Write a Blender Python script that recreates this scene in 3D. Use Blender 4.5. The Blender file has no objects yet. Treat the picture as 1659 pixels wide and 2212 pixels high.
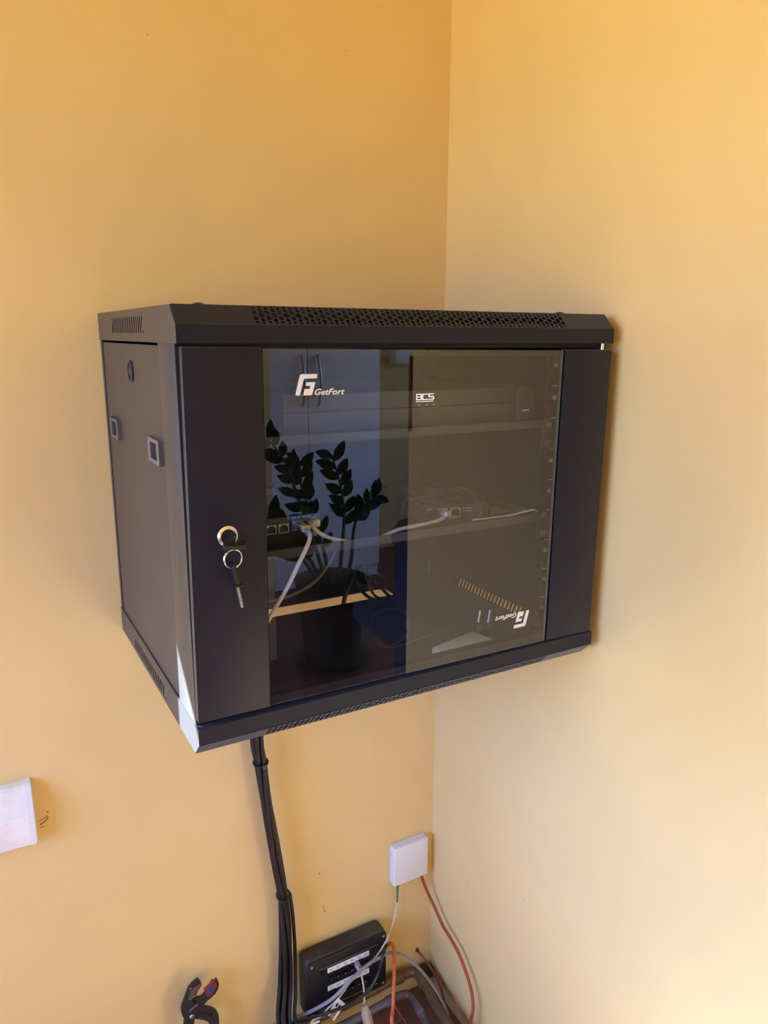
import bpy, bmesh, math, random
from mathutils import Vector, Matrix
C = bpy.context.scene.collection
random.seed(7)
PI = math.pi
# ---------------------------------------------------------------- camera
cd = bpy.data.cameras.new('camera'); cam = bpy.data.objects.new('camera', cd); C.objects.link(cam)
bpy.context.scene.camera = cam
cd.sensor_fit = 'HORIZONTAL'; cd.sensor_width = 36.0; cd.lens = 36.0*1613.84/1659.0
cd.clip_start = 0.02; cd.clip_end = 60
_yaw, _pitch, _roll = 0.5165, -0.232, 0.0057
_f = Vector((math.sin(_yaw)*math.cos(_pitch), math.cos(_yaw)*math.cos(_pitch), math.sin(_pitch)))
_r0 = Vector((math.cos(_yaw), -math.sin(_yaw), 0)); _u0 = _r0.cross(_f)
_r = _r0*math.cos(_roll)+_u0*math.sin(_roll); _u = -_r0*math.sin(_roll)+_u0*math.cos(_roll)
_m = Matrix((_r, _u, -_f)).transposed().to_4x4(); _m.translation = Vector((-0.1952, -1.2106, 0.4711))
cam.matrix_world = _m
# ---------------------------------------------------------------- world, sun, window light
world = bpy.data.worlds.new('sky'); bpy.context.scene.world = world; world.use_nodes = True
wn = world.node_tree; wtc = wn.nodes.new('ShaderNodeTexCoord'); wsx = wn.nodes.new('ShaderNodeSeparateXYZ'); wmr = wn.nodes.new('ShaderNodeMapRange'); wcr = wn.nodes.new('ShaderNodeValToRGB')
wn.links.new(wtc.outputs['Generated'], wsx.inputs[0]); wn.links.new(wsx.outputs['Z'], wmr.inputs['Value']); wmr.inputs['From Min'].default_value = -1.0
wn.links.new(wmr.outputs['Result'], wcr.inputs['Fac']); wn.links.new(wcr.outputs['Color'], wn.nodes['Background'].inputs['Color'])
SKY_LOW, SKY_TOP, GROUND, SKY_K = (0.51, 1.02, 2.46), (0.49, 1.0, 2.48), (0.755, 0.64, 0.130), 10.0
wcr.color_ramp.elements[0].position = 0.0; wcr.color_ramp.elements[0].color = (*GROUND, 1)
wcr.color_ramp.elements[1].position = 0.495; wcr.color_ramp.elements[1].color = (*GROUND, 1)
for p_, c_ in ((0.515, SKY_LOW), (0.85, SKY_TOP)): e_ = wcr.color_ramp.elements.new(p_); e_.color = (*c_, 1)
wn.nodes['Background'].inputs[1].default_value = SKY_K
world.cycles.sampling_method = 'AUTOMATIC'
def portal(name, loc, direction, sx, sy):
    """marks a window opening so that the sky is sampled through it; gives no light of its own"""
    d = bpy.data.lights.new(name, 'AREA'); d.shape = 'RECTANGLE'; d.size = sx; d.size_y = sy; d.cycles.is_portal = True
    o = bpy.data.objects.new(name, d); C.objects.link(o); o.location = loc
    o.rotation_euler = Vector(direction).to_track_quat('-Z', 'Y').to_euler(); return o
portal('window_portal_side', (-2.0, -1.2, 0.5), (1, 0, 0), 1.42, 1.42)
portal('window_portal_near', (-1.115, 0.06, 0.08), (0, -1, 0), 1.29, 1.08)
portal('window_portal_far', (3.3, -2.2, 0.45), (-1, 0, 0), 1.82, 1.62)
sd = bpy.data.lights.new('sun', 'SUN'); sun = bpy.data.objects.new('sun', sd); C.objects.link(sun)
sd.energy = 90.0; sd.angle = math.radians(0.6); sd.color = (0.87, 1.0, 0.95)
sun.rotation_euler = Vector((1.0, -0.75, -0.7725)).to_track_quat('-Z', 'Y').to_euler()
vs = bpy.context.scene.view_settings
vs.view_transform = 'Standard'; vs.look = 'None'; vs.gamma = 1.0; vs.use_curve_mapping = False; vs.exposure = -0.06
cy = bpy.context.scene.cycles
cy.use_denoising = True; cy.max_bounces = 12; cy.diffuse_bounces = 6; cy.glossy_bounces = 4; cy.transparent_max_bounces = 16
cy.sample_clamp_indirect = 12.0
# ---------------------------------------------------------------- materials
def mat(name, col, rough=0.5, metal=0.0, var=0.0, vscale=20.0, bump=0.0, bscale=200.0, spec=0.5, col2=None):
    m = bpy.data.materials.new(name); m.use_nodes = True; nt = m.node_tree; b = nt.nodes['Principled BSDF']
    b.inputs['Base Color'].default_value = (*col, 1); b.inputs['Roughness'].default_value = rough
    b.inputs['Metallic'].default_value = metal; b.inputs['Specular IOR Level'].default_value = spec
    tc = nt.nodes.new('ShaderNodeTexCoord')
    if var or col2:
        n = nt.nodes.new('ShaderNodeTexNoise'); n.inputs['Scale'].default_value = vscale; n.inputs['Detail'].default_value = 5
        nt.links.new(tc.outputs['Object'], n.inputs['Vector'])
        mx = nt.nodes.new('ShaderNodeMix'); mx.data_type = 'RGBA'
        c2 = col2 if col2 else tuple(max(0, c*(1-var)) for c in col)
        mx.inputs['A'].default_value = (*col, 1); mx.inputs['B'].default_value = (*c2, 1)
        rp = nt.nodes.new('ShaderNodeMapRange'); rp.inputs['From Min'].default_value = 0.38; rp.inputs['From Max'].default_value = 0.62
        nt.links.new(n.outputs['Fac'], rp.inputs['Value']); nt.links.new(rp.outputs['Result'], mx.inputs['Factor'])
        nt.links.new(mx.outputs['Result'], b.inputs['Base Color'])
    if bump:
        n2 = nt.nodes.new('ShaderNodeTexNoise'); n2.inputs['Scale'].default_value = bscale; n2.inputs['Detail'].default_value = 3
        nt.links.new(tc.outputs['Object'], n2.inputs['Vector'])
        bp = nt.nodes.new('ShaderNodeBump'); bp.inputs['Strength'].default_value = bump; bp.inputs['Distance'].default_value = 0.001
        nt.links.new(n2.outputs['Fac'], bp.inputs['Height']); nt.links.new(bp.outputs['Normal'], b.inputs['Normal'])
    return m
M_wall = mat('yellow_wall_paint', (0.80, 0.585, 0.265), 0.55, var=0.05, vscale=3, bump=0.13, bscale=260, spec=0.35)
M_ceil = mat('white_ceiling', (0.78, 0.72, 0.60), 0.8, bump=0.1)
M_metal = mat('black_powder_coat', (0.0120, 0.0128, 0.0220), 0.40, var=0.18, vscale=900, bump=0.30, bscale=1400, spec=0.28)
for _m2 in (M_metal,):
    _b = _m2.node_tree.nodes['Principled BSDF']; _b.inputs['Sheen Weight'].default_value = 0.29; _b.inputs['Sheen Roughness'].default_value = 0.35; _b.inputs['Sheen Tint'].default_value = (0.95, 0.92, 0.96, 1); _b.inputs['Specular Tint'].default_value = (0.85, 0.86, 1.0, 1)
M_inner = mat('black_inner_metal', (0.0055, 0.0050, 0.0058), 0.6, bump=0.2, bscale=900)
M_grey = mat('shelf_grey_black', (0.032, 0.029, 0.031), 0.45, bump=0.2, bscale=900)
M_black = mat('black_plastic', (0.012, 0.012, 0.014), 0.38)
M_cable = mat('black_cable_sheath', (0.012, 0.012, 0.013), 0.42, var=0.3, vscale=60, bump=0.15, bscale=400)
M_chrome = mat('chrome', (0.78, 0.78, 0.8), 0.12, 1.0)
M_nickel = mat('nickel_plate', (0.85, 0.83, 0.78), 0.45, 0.7)
M_steel = mat('brushed_steel', (0.5, 0.49, 0.48), 0.35, 1.0, bump=0.2, bscale=900)
M_white = mat('white_plastic', (0.78, 0.79, 0.81), 0.35)
M_trunk = mat('white_trunking', (0.90, 0.90, 0.91), 0.3, col2=(0.80, 0.78, 0.77), vscale=28)
M_print = mat('white_print', (0.82, 0.82, 0.86), 0.5)
M_greyprint = mat('grey_print', (0.5, 0.5, 0.5), 0.6)
M_paper = mat('white_paper', (0.88, 0.88, 0.90), 0.7, var=0.04, vscale=30)
M_greycable = mat('light_grey_cable', (0.56, 0.55, 0.62), 0.42)
M_darkgreycable = mat('grey_cable', (0.16, 0.15, 0.15), 0.45)
M_flat = mat('grey_flat_cable', (0.24, 0.23, 0.245), 0.45)
M_ivory = mat('ivory_cable', (0.62, 0.55, 0.47), 0.45)
M_beige = mat('beige_plastic', (0.40, 0.33, 0.25), 0.5, var=0.15, vscale=40)
M_orange = mat('orange_fibre_cable', (0.34, 0.068, 0.018), 0.42)
M_orange2 = mat('bright_orange_cable', (0.55, 0.12, 0.035), 0.42)
M_redcable = mat('dusty_red_cable', (0.30, 0.07, 0.04), 0.5, var=0.3, vscale=60)
M_green = mat('green_plastic', (0.03, 0.22, 0.06), 0.4)
M_tile = mat('red_brown_floor_tile', (0.17, 0.066, 0.043), 0.35, var=0.25, vscale=12, bump=0.15, bscale=80)
M_dustybox = mat('dusty_black_plastic', (0.016, 0.0155, 0.017), 0.5, col2=(0.045, 0.040, 0.034), vscale=9, bump=0.3, bscale=500)
M_panel = mat('black_front_plate', (0.007, 0.007, 0.010), 0.42)
M_brownpipe = mat('brown_painted_pipe', (0.16, 0.075, 0.028), 0.4, col2=(0.10, 0.06, 0.035), vscale=26, bump=0.5, bscale=90)
M_greypipe = mat('grey_painted_pipe', (0.14, 0.115, 0.12), 0.4, col2=(0.085, 0.065, 0.06), vscale=26, bump=0.5, bscale=90)
M_plaster = mat('crumbling_plaster', (0.52, 0.37, 0.19), 0.8, col2=(0.34, 0.21, 0.10), vscale=24, bump=1.0, bscale=60)
M_dirt = mat('brown_dirt', (0.24, 0.13, 0.04), 0.8)
M_palescuff = mat('tan_scuff', (0.36, 0.20, 0.06), 0.8)
M_hole = mat('dark_hole', (0.006, 0.005, 0.004), 0.9)
M_clamp = mat('black_clamp_nylon', (0.020, 0.018, 0.020), 0.5)
M_clampgrey = mat('grey_clamp_inlay', (0.10, 0.085, 0.09), 0.5)
M_red = mat('red_rubber', (0.22, 0.022, 0.02), 0.5)
M_blue = mat('blue_rubber', (0.02, 0.05, 0.17), 0.5)
M_labelblue = mat('blue_port_label', (0.006, 0.13, 0.80), 0.45)
M_recorder = mat('recorder_charcoal', (0.030, 0.029, 0.030), 0.4)
M_wardrobe = mat('white_melamine', (0.76, 0.78, 0.80), 0.45)
M_leaf = mat('dark_glossy_leaf', (0.012, 0.035, 0.012), 0.35, var=0.3, vscale=30)
M_jacket = mat('navy_cloth', (0.035, 0.05, 0.13), 0.85, var=0.3, vscale=14, bump=0.5, bscale=60)
M_darkred = mat('dark_red_cloth', (0.13, 0.012, 0.012), 0.7)
M_soil = mat('potting_soil', (0.03, 0.02, 0.012), 0.95, bump=1.0, bscale=150)
M_clear = mat('translucent_plug', (0.30, 0.30, 0.34), 0.2)
M_gold = mat('brass_contact', (0.75, 0.55, 0.22), 0.3, 1.0)

M_emissive = mat('emissive_white_lettering', (0.85, 0.83, 0.86), 0.5)  # weak emission added so the recorder's lettering reads white
M_emissive.node_tree.nodes['Principled BSDF'].inputs['Emission Color'].default_value = (1.0, 0.93, 0.98, 1); M_emissive.node_tree.nodes['Principled BSDF'].inputs['Emission Strength'].default_value = 0.38

def glass_material(name, tint, k):
    """flat pane: both faces' Fresnel reflection in one, straight tinted transmission"""
    m = bpy.data.materials.new(name); m.use_nodes = True; nt = m.node_tree; nt.nodes.clear()
    out = nt.nodes.new('ShaderNodeOutputMaterial'); mix = nt.nodes.new('ShaderNodeMixShader')
    tr = nt.nodes.new('ShaderNodeBsdfTransparent'); tr.inputs[0].default_value = (*tint, 1)
    gl = nt.nodes.new('ShaderNodeBsdfGlossy'); gl.inputs['Roughness'].default_value = 0.0; gl.inputs['Color'].default_value = (1, 1, 1, 1)
    geo = nt.nodes.new('ShaderNodeNewGeometry'); ior = nt.nodes.new('ShaderNodeMapRange')
    ior.inputs['To Min'].default_value = 1.52; ior.inputs['To Max'].default_value = 1/1.52
    fr = nt.nodes.new('ShaderNodeFresnel')
    nt.links.new(geo.outputs['Backfacing'], ior.inputs['Value']); nt.links.new(ior.outputs['Result'], fr.inputs['IOR'])
    mul = nt.nodes.new('ShaderNodeMath'); mul.operation = 'MULTIPLY'; mul.inputs[1].default_value = k; mul.use_clamp = True
    nt.links.new(fr.outputs[0], mul.inputs[0]); nt.links.new(mul.outputs[0], mix.inputs[0])
    nt.links.new(tr.outputs[0], mix.inputs[1]); nt.links.new(gl.outputs[0], mix.inputs[2]); nt.links.new(mix.outputs[0], out.inputs[0])
    return m
M_glass = glass_material('smoked_glass_face', (0.95, 0.96, 0.98), 1.9)
M_glassback = glass_material('smoked_glass_inner_face', (0.97, 0.97, 0.97), 0.0)
M_glassedge = mat('glass_edge', (0.10, 0.12, 0.13), 0.25)
M_clearpane = glass_material('clear_window_glass', (0.95, 0.97, 0.97), 0.5)

# ---------------------------------------------------------------- builders
def world_loc(o):
    v = Vector((0, 0, 0))
    while o is not None: v += o.location; o = o.parent
    return v
def add(name, bm, material, parent=None, label=None, cat=None, group=None, kind=None, smooth=True, origin=None, angle=35):
    me = bpy.data.meshes.new(name)
    if len(bm.verts):
        lo = [min(v.co[i] for v in bm.verts) for i in range(3)]; hi = [max(v.co[i] for v in bm.verts) for i in range(3)]
        piv = Vector(origin) if origin else Vector(((lo[0]+hi[0])/2, (lo[1]+hi[1])/2, lo[2]))
    else: piv = Vector((0, 0, 0))
    bmesh.ops.translate(bm, verts=bm.verts, vec=-piv)
    bm.normal_update()
    if smooth:
        for f in bm.faces: f.smooth = True
        ca = math.radians(angle)
        for e in bm.edges:
            if len(e.link_faces) != 2 or e.calc_face_angle(0) > ca: e.smooth = False
    bm.to_mesh(me); bm.free()
    for m in (material if isinstance(material, (list, tuple)) else [material]): me.materials.append(m)
    o = bpy.data.objects.new(name, me); C.objects.link(o)
    if parent is not None: o.parent = parent; o.location = piv-world_loc(parent)
    else: o.location = piv
    tag(o, label, cat, group, kind)
    return o
def tag(o, label=None, cat=None, group=None, kind=None):
    if label: o['label'] = label
    if cat: o['category'] = cat
    if group: o['group'] = group
    if kind: o['kind'] = kind
    return o
def thing(name, label, cat, loc, group=None):
    o = bpy.data.objects.new(name, None); C.objects.link(o); o.location = loc; o.empty_display_size = 0.03
    return tag(o, label, cat, group)
def BM(): return bmesh.new()
def box(bm, x0, x1, y0, y1, z0, z1, bev=0.0, seg=2, rot=None, piv=None, mi=0):
    g = bmesh.ops.create_cube(bm, size=1.0); vs = g['verts']
    for v in vs: v.co = Vector((x0+(v.co.x+.5)*(x1-x0), y0+(v.co.y+.5)*(y1-y0), z0+(v.co.z+.5)*(z1-z0)))
    fs = list({f for v in vs for f in v.link_faces})
    for f in fs: f.material_index = mi
    if bev > 0:
        es = list({e for v in vs for e in v.link_edges})
        r = bmesh.ops.bevel(bm, geom=es, offset=bev, segments=seg, affect='EDGES', profile=0.5, clamp_overlap=True)
        vs = list(set([v for f in r['faces'] for v in f.verts]) | set(v for v in vs if v.is_valid))
        for f in {f for v in vs for f in v.link_faces}: f.material_index = mi
    if rot is not None:
        p = Vector(piv) if piv is not None else Vector(((x0+x1)/2, (y0+y1)/2, (z0+z1)/2))
        bmesh.ops.rotate(bm, verts=vs, cent=p, matrix=rot)
    return vs
def RX(a): return Matrix.Rotation(a, 3, 'X')
def RY(a): return Matrix.Rotation(a, 3, 'Y')
def RZ(a): return Matrix.Rotation(a, 3, 'Z')
def cyl(bm, p0, p1, r0, r1=None, seg=20, caps=True):
    r1 = r0 if r1 is None else r1
    p0 = Vector(p0); p1 = Vector(p1); d = (p1-p0).normalized()
    a = d.orthogonal().normalized(); b = d.cross(a)
    A = [bm.verts.new(p0+(a*math.cos(t)+b*math.sin(t))*r0) for t in [2*PI*i/seg for i in range(seg)]]
    B = [bm.verts.new(p1+(a*math.cos(t)+b*math.sin(t))*r1) for t in [2*PI*i/seg for i in range(seg)]]
    for i in range(seg): bm.faces.new((A[i], A[(i+1) % seg], B[(i+1) % seg], B[i]))
    if caps: bm.faces.new(A[::-1]); bm.faces.new(B)
    return A+B
def lathe(bm, c, axis, prof, seg=28):
    """prof: list of (distance along axis, radius)"""
    c = Vector(c); d = Vector(axis).normalized(); a = d.orthogonal().normalized(); b = d.cross(a); rings = []
    for h, r in prof:
        rings.append([bm.verts.new(c+d*h+(a*math.cos(t)+b*math.sin(t))*max(r, 1e-5)) for t in [2*PI*i/seg for i in range(seg)]])
    for k in range(len(rings)-1):
        for i in range(seg): bm.faces.new((rings[k][i], rings[k][(i+1) % seg], rings[k+1][(i+1) % seg], rings[k+1][i]))
    bm.faces.new(rings[0][::-1]); bm.faces.new(rings[-1])
def smooth_path(pts, n=6):
    P = [Vector(p) for p in pts]
    if len(P) < 3: return P
    P = [P[0]*2-P[1]]+P+[P[-1]*2-P[-2]]; out = []
    for i in range(1, len(P)-2):
        p0, p1, p2, p3 = P[i-1:i+3]
        for k in range(n):
            t = k/n
            out.append(0.5*((2*p1)+(p2-p0)*t+(2*p0-5*p1+4*p2-p3)*t*t+(-p0+3*p1-3*p2+p3)*t**3))
    out.append(P[-2]); return out
def tube(bm, pts, r, seg=10, n=6, flat=None, up=(0, -1, 0), caps=True, raw=False):
    """round tube along pts; flat=(width, thickness) makes a ribbon-like flat cable"""
    P = [Vector(p) for p in pts] if raw else smooth_path(pts, n); rings = []
    T = [(P[min(i+1, len(P)-1)]-P[max(i-1, 0)]).normalized() for i in range(len(P))]
    a = (Vector(up)-T[0]*Vector(up).dot(T[0]))
    a = a.normalized() if a.length > 1e-4 else T[0].orthogonal().normalized()
    for i, p in enumerate(P):
        a = a-T[i]*a.dot(T[i]); a.normalize(); b = T[i].cross(a)
        if flat: 
            w, h = flat[0]/2, flat[1]/2; k = min(w, h)*0.8
            ring = [(-h, -w+k), (-h+k, -w), (h-k, -w), (h, -w+k), (h, w-k), (h-k, w), (-h+k, w), (-h, w-k)]
            rings.append([bm.verts.new(p+a*u+b*v) for u, v in ring])
        else:
            rr = r(i/(len(P)-1)) if callable(r) else r
            rings.append([bm.verts.new(p+(a*math.cos(t)+b*math.sin(t))*rr) for t in [2*PI*j/seg for j in range(seg)]])
    s = len(rings[0])
    for k in range(len(rings)-1):
        for i in range(s): bm.faces.new((rings[k][i], rings[k][(i+1) % s], rings[k+1][(i+1) % s], rings[k+1][i]))
    if caps: bm.faces.new(rings[0][::-1]); bm.faces.new(rings[-1])
    return rings
def curve_fill(splines, thick):
    """2D outline with holes -> (verts, faces) of a plate centred on its plane"""
    cu = bpy.data.curves.new('tmp', 'CURVE'); cu.dimensions = '2D'; cu.fill_mode = 'BOTH'; cu.extrude = thick/2
    for pts in splines:
        s = cu.splines.new('POLY'); s.points.add(len(pts)-1)
        for q, (x, y) in zip(s.points, pts): q.co = (x, y, 0, 1)
        s.use_cyclic_u = True
    return _grab(cu)
def _grab(cu):
    o = bpy.data.objects.new('tmp', cu); C.objects.link(o)
    dg = bpy.context.evaluated_depsgraph_get(); dg.update()
    me = bpy.data.meshes.new_from_object(o.evaluated_get(dg))
    V = [v.co.copy() for v in me.vertices]; F = [tuple(p.vertices) for p in me.polygons]
    bpy.data.objects.remove(o); bpy.data.curves.remove(cu); bpy.data.meshes.remove(me)
    return V, F
def put(bm, VF, origin, ex, ey, mi=0):
    """places flat (x, y, z) verts in the plane origin + x*ex + y*ey + z*(ex x ey)"""
    o, ex, ey = Vector(origin), Vector(ex), Vector(ey); ez = ex.normalized().cross(ey.normalized())
    V = [bm.verts.new(o+ex*v.x+ey*v.y+ez*v.z) for v in VF[0]]
    for f in VF[1]:
        try: g = bm.faces.new([V[i] for i in f]); g.material_index = mi
        except ValueError: pass
    return V
def plate(bm, outline, holes, thick, origin, ex, ey, mi=0): return put(bm, curve_fill([outline]+holes, thick), origin, ex, ey, mi)
def circ(cx, cy_, r, n=12): return [(cx+r*math.cos(2*PI*i/n), cy_+r*math.sin(2*PI*i/n)) for i in range(n)]
def text_vf(s, height, thick=0.0002, shear=0.0, offset=0.0, width=None, align='LEFT'):
    cu = bpy.data.curves.new('tmp', 'FONT'); cu.body = s; cu.shear = shear; cu.offset = offset; cu.extrude = thick/2; cu.size = 1.0; cu.resolution_u = 2
    cu.align_x = align
    V, F = _grab(cu)
    hmax = 0.69
    k = height/hmax; kx = k
    if width:
        x0 = min(v.x for v in V); x1 = max(v.x for v in V); kx = width/(x1-x0)
        V = [Vector(((v.x-x0)*kx, v.y*k, v.z)) for v in V]
    else: V = [Vector((v.x*k, v.y*k, v.z)) for v in V]
    return V, F
def strokes(bm, lines, w, thick, origin, ex, ey, mi=0):
    for L in lines:
        for (a, b) in zip(L[:-1], L[1:]):
            a = Vector((a[0], a[1])); b = Vector((b[0], b[1])); d = (b-a).normalized(); n = Vector((-d.y, d.x))*w/2; e = d*w*0.38
            q = [a-e-n, b+e-n, b+e+n, a-e+n]
            plate(bm, [(p.x, p.y) for p in q], [], thick, origin, ex, ey, mi)
XA, YA, ZA = (1, 0, 0), (0, 1, 0), (0, 0, 1)

# ---------------------------------------------------------------- the setting
XR, D, H, W = 0.6212, 0.4476, 0.5007, 0.6
FZ, CZ = -1.0, 1.6
RETY, BACK, SIDE, FAR = -1.017, -4.15, -2.0, 3.3
bm = BM(); box(bm, SIDE-.15, FAR+.15, BACK-.15, 0.15, FZ-.12, FZ-.003); 
# floor material: red-brown tiles with pale grout beyond the tiles that are built
mf = bpy.data.materials.new('red_tile_floor'); mf.use_nodes = True; nt = mf.node_tree; bs = nt.nodes['Principled BSDF']
tc = nt.nodes.new('ShaderNodeTexCoord'); br = nt.nodes.new('ShaderNodeTexBrick'); br.offset = 0.0
br.inputs['Scale'].default_value = 1.0; br.inputs['Brick Width'].default_value = 0.2; br.inputs['Row Height'].default_value = 0.2; br.inputs['Mortar Size'].default_value = 0.004
br.inputs['Color1'].default_value = (0.17, 0.066, 0.043, 1); br.inputs['Color2'].default_value = (0.15, 0.058, 0.038, 1); br.inputs['Mortar'].default_value = (0.16, 0.12, 0.10, 1)
nt.links.new(tc.outputs['Object'], br.inputs['Vector']); nt.links.new(br.outputs['Color'], bs.inputs['Base Color']); bs.inputs['Roughness'].default_value = 0.4
floor = add('floor', bm, mf, kind='structure', smooth=False)
mgr = mat('grey_grout', (0.15, 0.115, 0.10), 0.8)
tile_me = None
for i in range(5):
    for j in range(5):
        x1 = 0.6195-0.2*i; y1 = (-0.0655-0.2*(j-1)) if j else -0.0015
        y0 = y1-0.196 if j else -0.0615
        if j == 0 or tile_me is None or i == 0:
            bm = BM(); box(bm, x1-.196, x1, y0, y1, FZ-.006, FZ+random.uniform(-.0006, .0006), .0015, 1)
            t = add('tile', bm, M_tile, floor)
            if j: tile_me = t.data
        else:
            t = bpy.data.objects.new('tile', tile_me); C.objects.link(t); t.parent = floor
            t.location = Vector((x1-.098, (y0+y1)/2, FZ-.006))-world_loc(floor)
bm = BM(); box(bm, SIDE-.15, FAR+.15, BACK-.15, 0.15, CZ, CZ+.1); add('ceiling', bm, M_ceil, kind='structure', smooth=False)
# wall behind the cabinet, with a window beyond the left edge of the view
W1 = (-1.75, -0.48, -0.45, 0.61)
def rect(x0, x1, y0, y1): return [(x0, y0), (x1, y0), (x1, y1), (x0, y1)]
bm = BM(); plate(bm, rect(SIDE-.15, XR+.05, FZ-.1, CZ+.05), [rect(*W1), circ(.5869, -.9008, .0062, 14)], 0.12, (0, .06, 0), XA, ZA)
bmesh.ops.recalc_face_normals(bm, faces=bm.faces)
wall_left = add('wall_left', bm, M_wall, kind='structure', smooth=False)
bm = BM(); box(bm, XR, FAR, RETY, 0.12, FZ-.1, CZ+.05); wall_right = add('wall_right', bm, M_wall, kind='structure', smooth=False)
bm = BM(); box(bm, SIDE-.15, FAR+.15, BACK-.12, BACK, FZ-.1, CZ+.05); add('wall_back', bm, M_wall, kind='structure', smooth=False)
W2 = (-1.9, -0.5, -0.2, 1.2)
bm = BM(); plate(bm, rect(BACK-.15, 0.15, FZ-.1, CZ+.05), [rect(*W2)], 0.12, (SIDE-.06, 0, 0), YA, ZA); bmesh.ops.recalc_face_normals(bm, faces=bm.faces)
add('wall_side', bm, M_wall, kind='structure', smooth=False)
W3 = (-3.1, -1.3, -.35, 1.25)
bm = BM(); plate(bm, rect(BACK-.1, RETY+.1, FZ-.1, CZ+.05), [rect(*W3)], 0.12, (FAR+.06, 0, 0), YA, ZA); bmesh.ops.recalc_face_normals(bm, faces=bm.faces); add('wall_far', bm, M_wall, kind='structure', smooth=False)
bm = BM(); box(bm, .55, .972, -3.0, -2.74, FZ-.01, CZ+.01); add('wall_pillar', bm, M_wall, kind='structure', smooth=False)
M_frame = mat('white_window_frame', (0.75, 0.75, 0.75), 0.4)
def window(name, r, origin, ex, ey):
    x0, x1, y0, y1 = r; bm = BM(); xm = (x0+x1)/2; w = .045
    plate(bm, rect(x0, x1, y0, y1), [rect(x0+w, xm-w/2, y0+w, y1-w), rect(xm+w/2, x1-w, y0+w, y1-w)], .05, origin, ex, ey)
    bmesh.ops.recalc_face_normals(bm, faces=bm.faces)
    o = add(name, bm, M_frame, kind='structure', smooth=False)
    for a, b in ((x0+w, xm-w/2), (xm+w/2, x1-w)):
        bm = BM(); plate(bm, rect(a, b, y0+w, y1-w), [], .004, origin, ex, ey); add('window_pane', bm, M_clearpane, o, smooth=False)
# the near window stands open (sun falls in past its jamb); the other one is glazed
window('window_2', W2, (SIDE-.06, 0, 0), YA, ZA)

window('window_3', W3, (FAR+.06, 0, 0), YA, ZA)

# marks on the walls, a drilled cable hole and the loose plaster by the pipe
def scuff(pts, w, parent, material=M_dirt):
    bm = BM(); tube(bm, pts, w, seg=6, n=5, flat=(w*1.2, .0005)); add('scuff_mark', bm, material, parent)
for c, r in (((.098, .8882), .0012), ((.416, .9211), .0012), ((.345, -.6027), .0022), ((.3585, -.5985), .0014), ((.3562, -.6979), .0022), ((-.1395, -.2935), .0017), ((.520, -.3480), .0012), ((.4740, -.3780), .0012), ((.505, -.355), .001), ((.592, -.40), .0012)):
    bm = BM(); lathe(bm, (c[0], 0.0002, c[1]), (0, -1, 0), [(0, r), (.0004, r*.7)], 8); add('scuff_mark', bm, M_dirt if r > .0015 else M_palescuff, wall_left)
scuff([(.3510, -.0002, -.680), (.3530, -.0002, -.686), (.3545, -.0002, -.694), (.3562, -.0002, -.6979)], .0009, wall_left, M_palescuff)
scuff([(-.1530, -.0002, -.3130), (-.1485, -.0002, -.3110), (-.1425, -.0002, -.3065), (-.1400, -.0002, -.3020)], .0016, wall_left)
scuff([(-.1540, -.0002, -.3060), (-.1500, -.0002, -.3050), (-.1440, -.0002, -.3020), (-.1405, -.0002, -.2995)], .0013, wall_left, M_palescuff)
scuff([(-.1535, -.0002, -.3165), (-.1500, -.0002, -.3180), (-.1470, -.0002, -.3160)], .0009, wall_left, M_palescuff)
for y, z in ((-.02, -.605), (-.135, -.636), (-.185, -.742), (-.31, -.55), (-.12, -.86)):
    bm = BM(); lathe(bm, (XR+.0002, y, z), (-1, 0, 0), [(0, .0014), (.0004, .001)], 8); add('scuff_mark', bm, M_palescuff, wall_right)
bm = BM(); lathe(bm, (.5869, .03, -.9008), (0, -1, 0), [(0, .0061), (.001, .006)], 14); add('hole_back', bm, M_hole, wall_left)
# ragged strip of bare plaster low on the right wall
pl = [(-.004, -1.0), (-.42, -1.0), (-.38, -.992), (-.33, -.990), (-.27, -.984), (-.235, -.986), (-.20, -.974), (-.175, -.976), (-.14, -.965), (-.115, -.966), (-.09, -.955), (-.07, -.952), (-.045, -.944), (-.025, -.944), (-.012, -.938), (-.004, -.938)]
bm = BM(); plate(bm, pl, [], .002, (XR, 0, 0), YA, ZA); bmesh.ops.recalc_face_normals(bm, faces=bm.faces); add('bare_plaster', bm, M_plaster, wall_right, smooth=False)

# ---------------------------------------------------------------- the wall cabinet
cab = thing('wall_cabinet', 'black metal wall-mounted network cabinet with a glass door in the yellow corner', 'cabinet', (.3, -.224, 0))
T = .0014
c_l, e_l = .0197, .0197; zl = H-.0385
def slots(y0, y1, z0, z1, n, shear, w):
    out = []
    for i in range(n):
        y = y0+(y1-y0)*i/(n-1); s = shear*(z1-z0)/2; r = w/2
        k = 0.35 if i in (0, n-1) else 1.0
        zc, hz = ((z1+z0)/2, (z1-z0)/2) if k == 1 else ((z0+.002, .002) if i else (z1-.002, .002))
        out.append([(y-r+shear*-hz, zc-hz+r), (y+shear*-hz, zc-hz), (y+r+shear*-hz, zc-hz+r), (y+r+shear*hz, zc+hz-r), (y+shear*hz, zc+hz), (y-r+shear*hz, zc+hz-r)])
    return out
def perforation(x0, x1, vs_big):
    """staggered columns: large holes in the middle row, smaller towards both edges"""
    holes = []; p = .0071; n = int((x1-x0)/p)
    for i in range(n+1):
        x = x0+p*i
        rows = ((0, .0036), (.0071, .0024), (-.0071, .0024), (.0117, .0016), (-.0117, .0016)) if i % 2 else ((.0041, .0029), (-.0041, .0029), (.0100, .0018), (-.0100, .0018))
        for v, r in rows: holes.append(circ(x, v, r, 12))
    return holes
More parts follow.
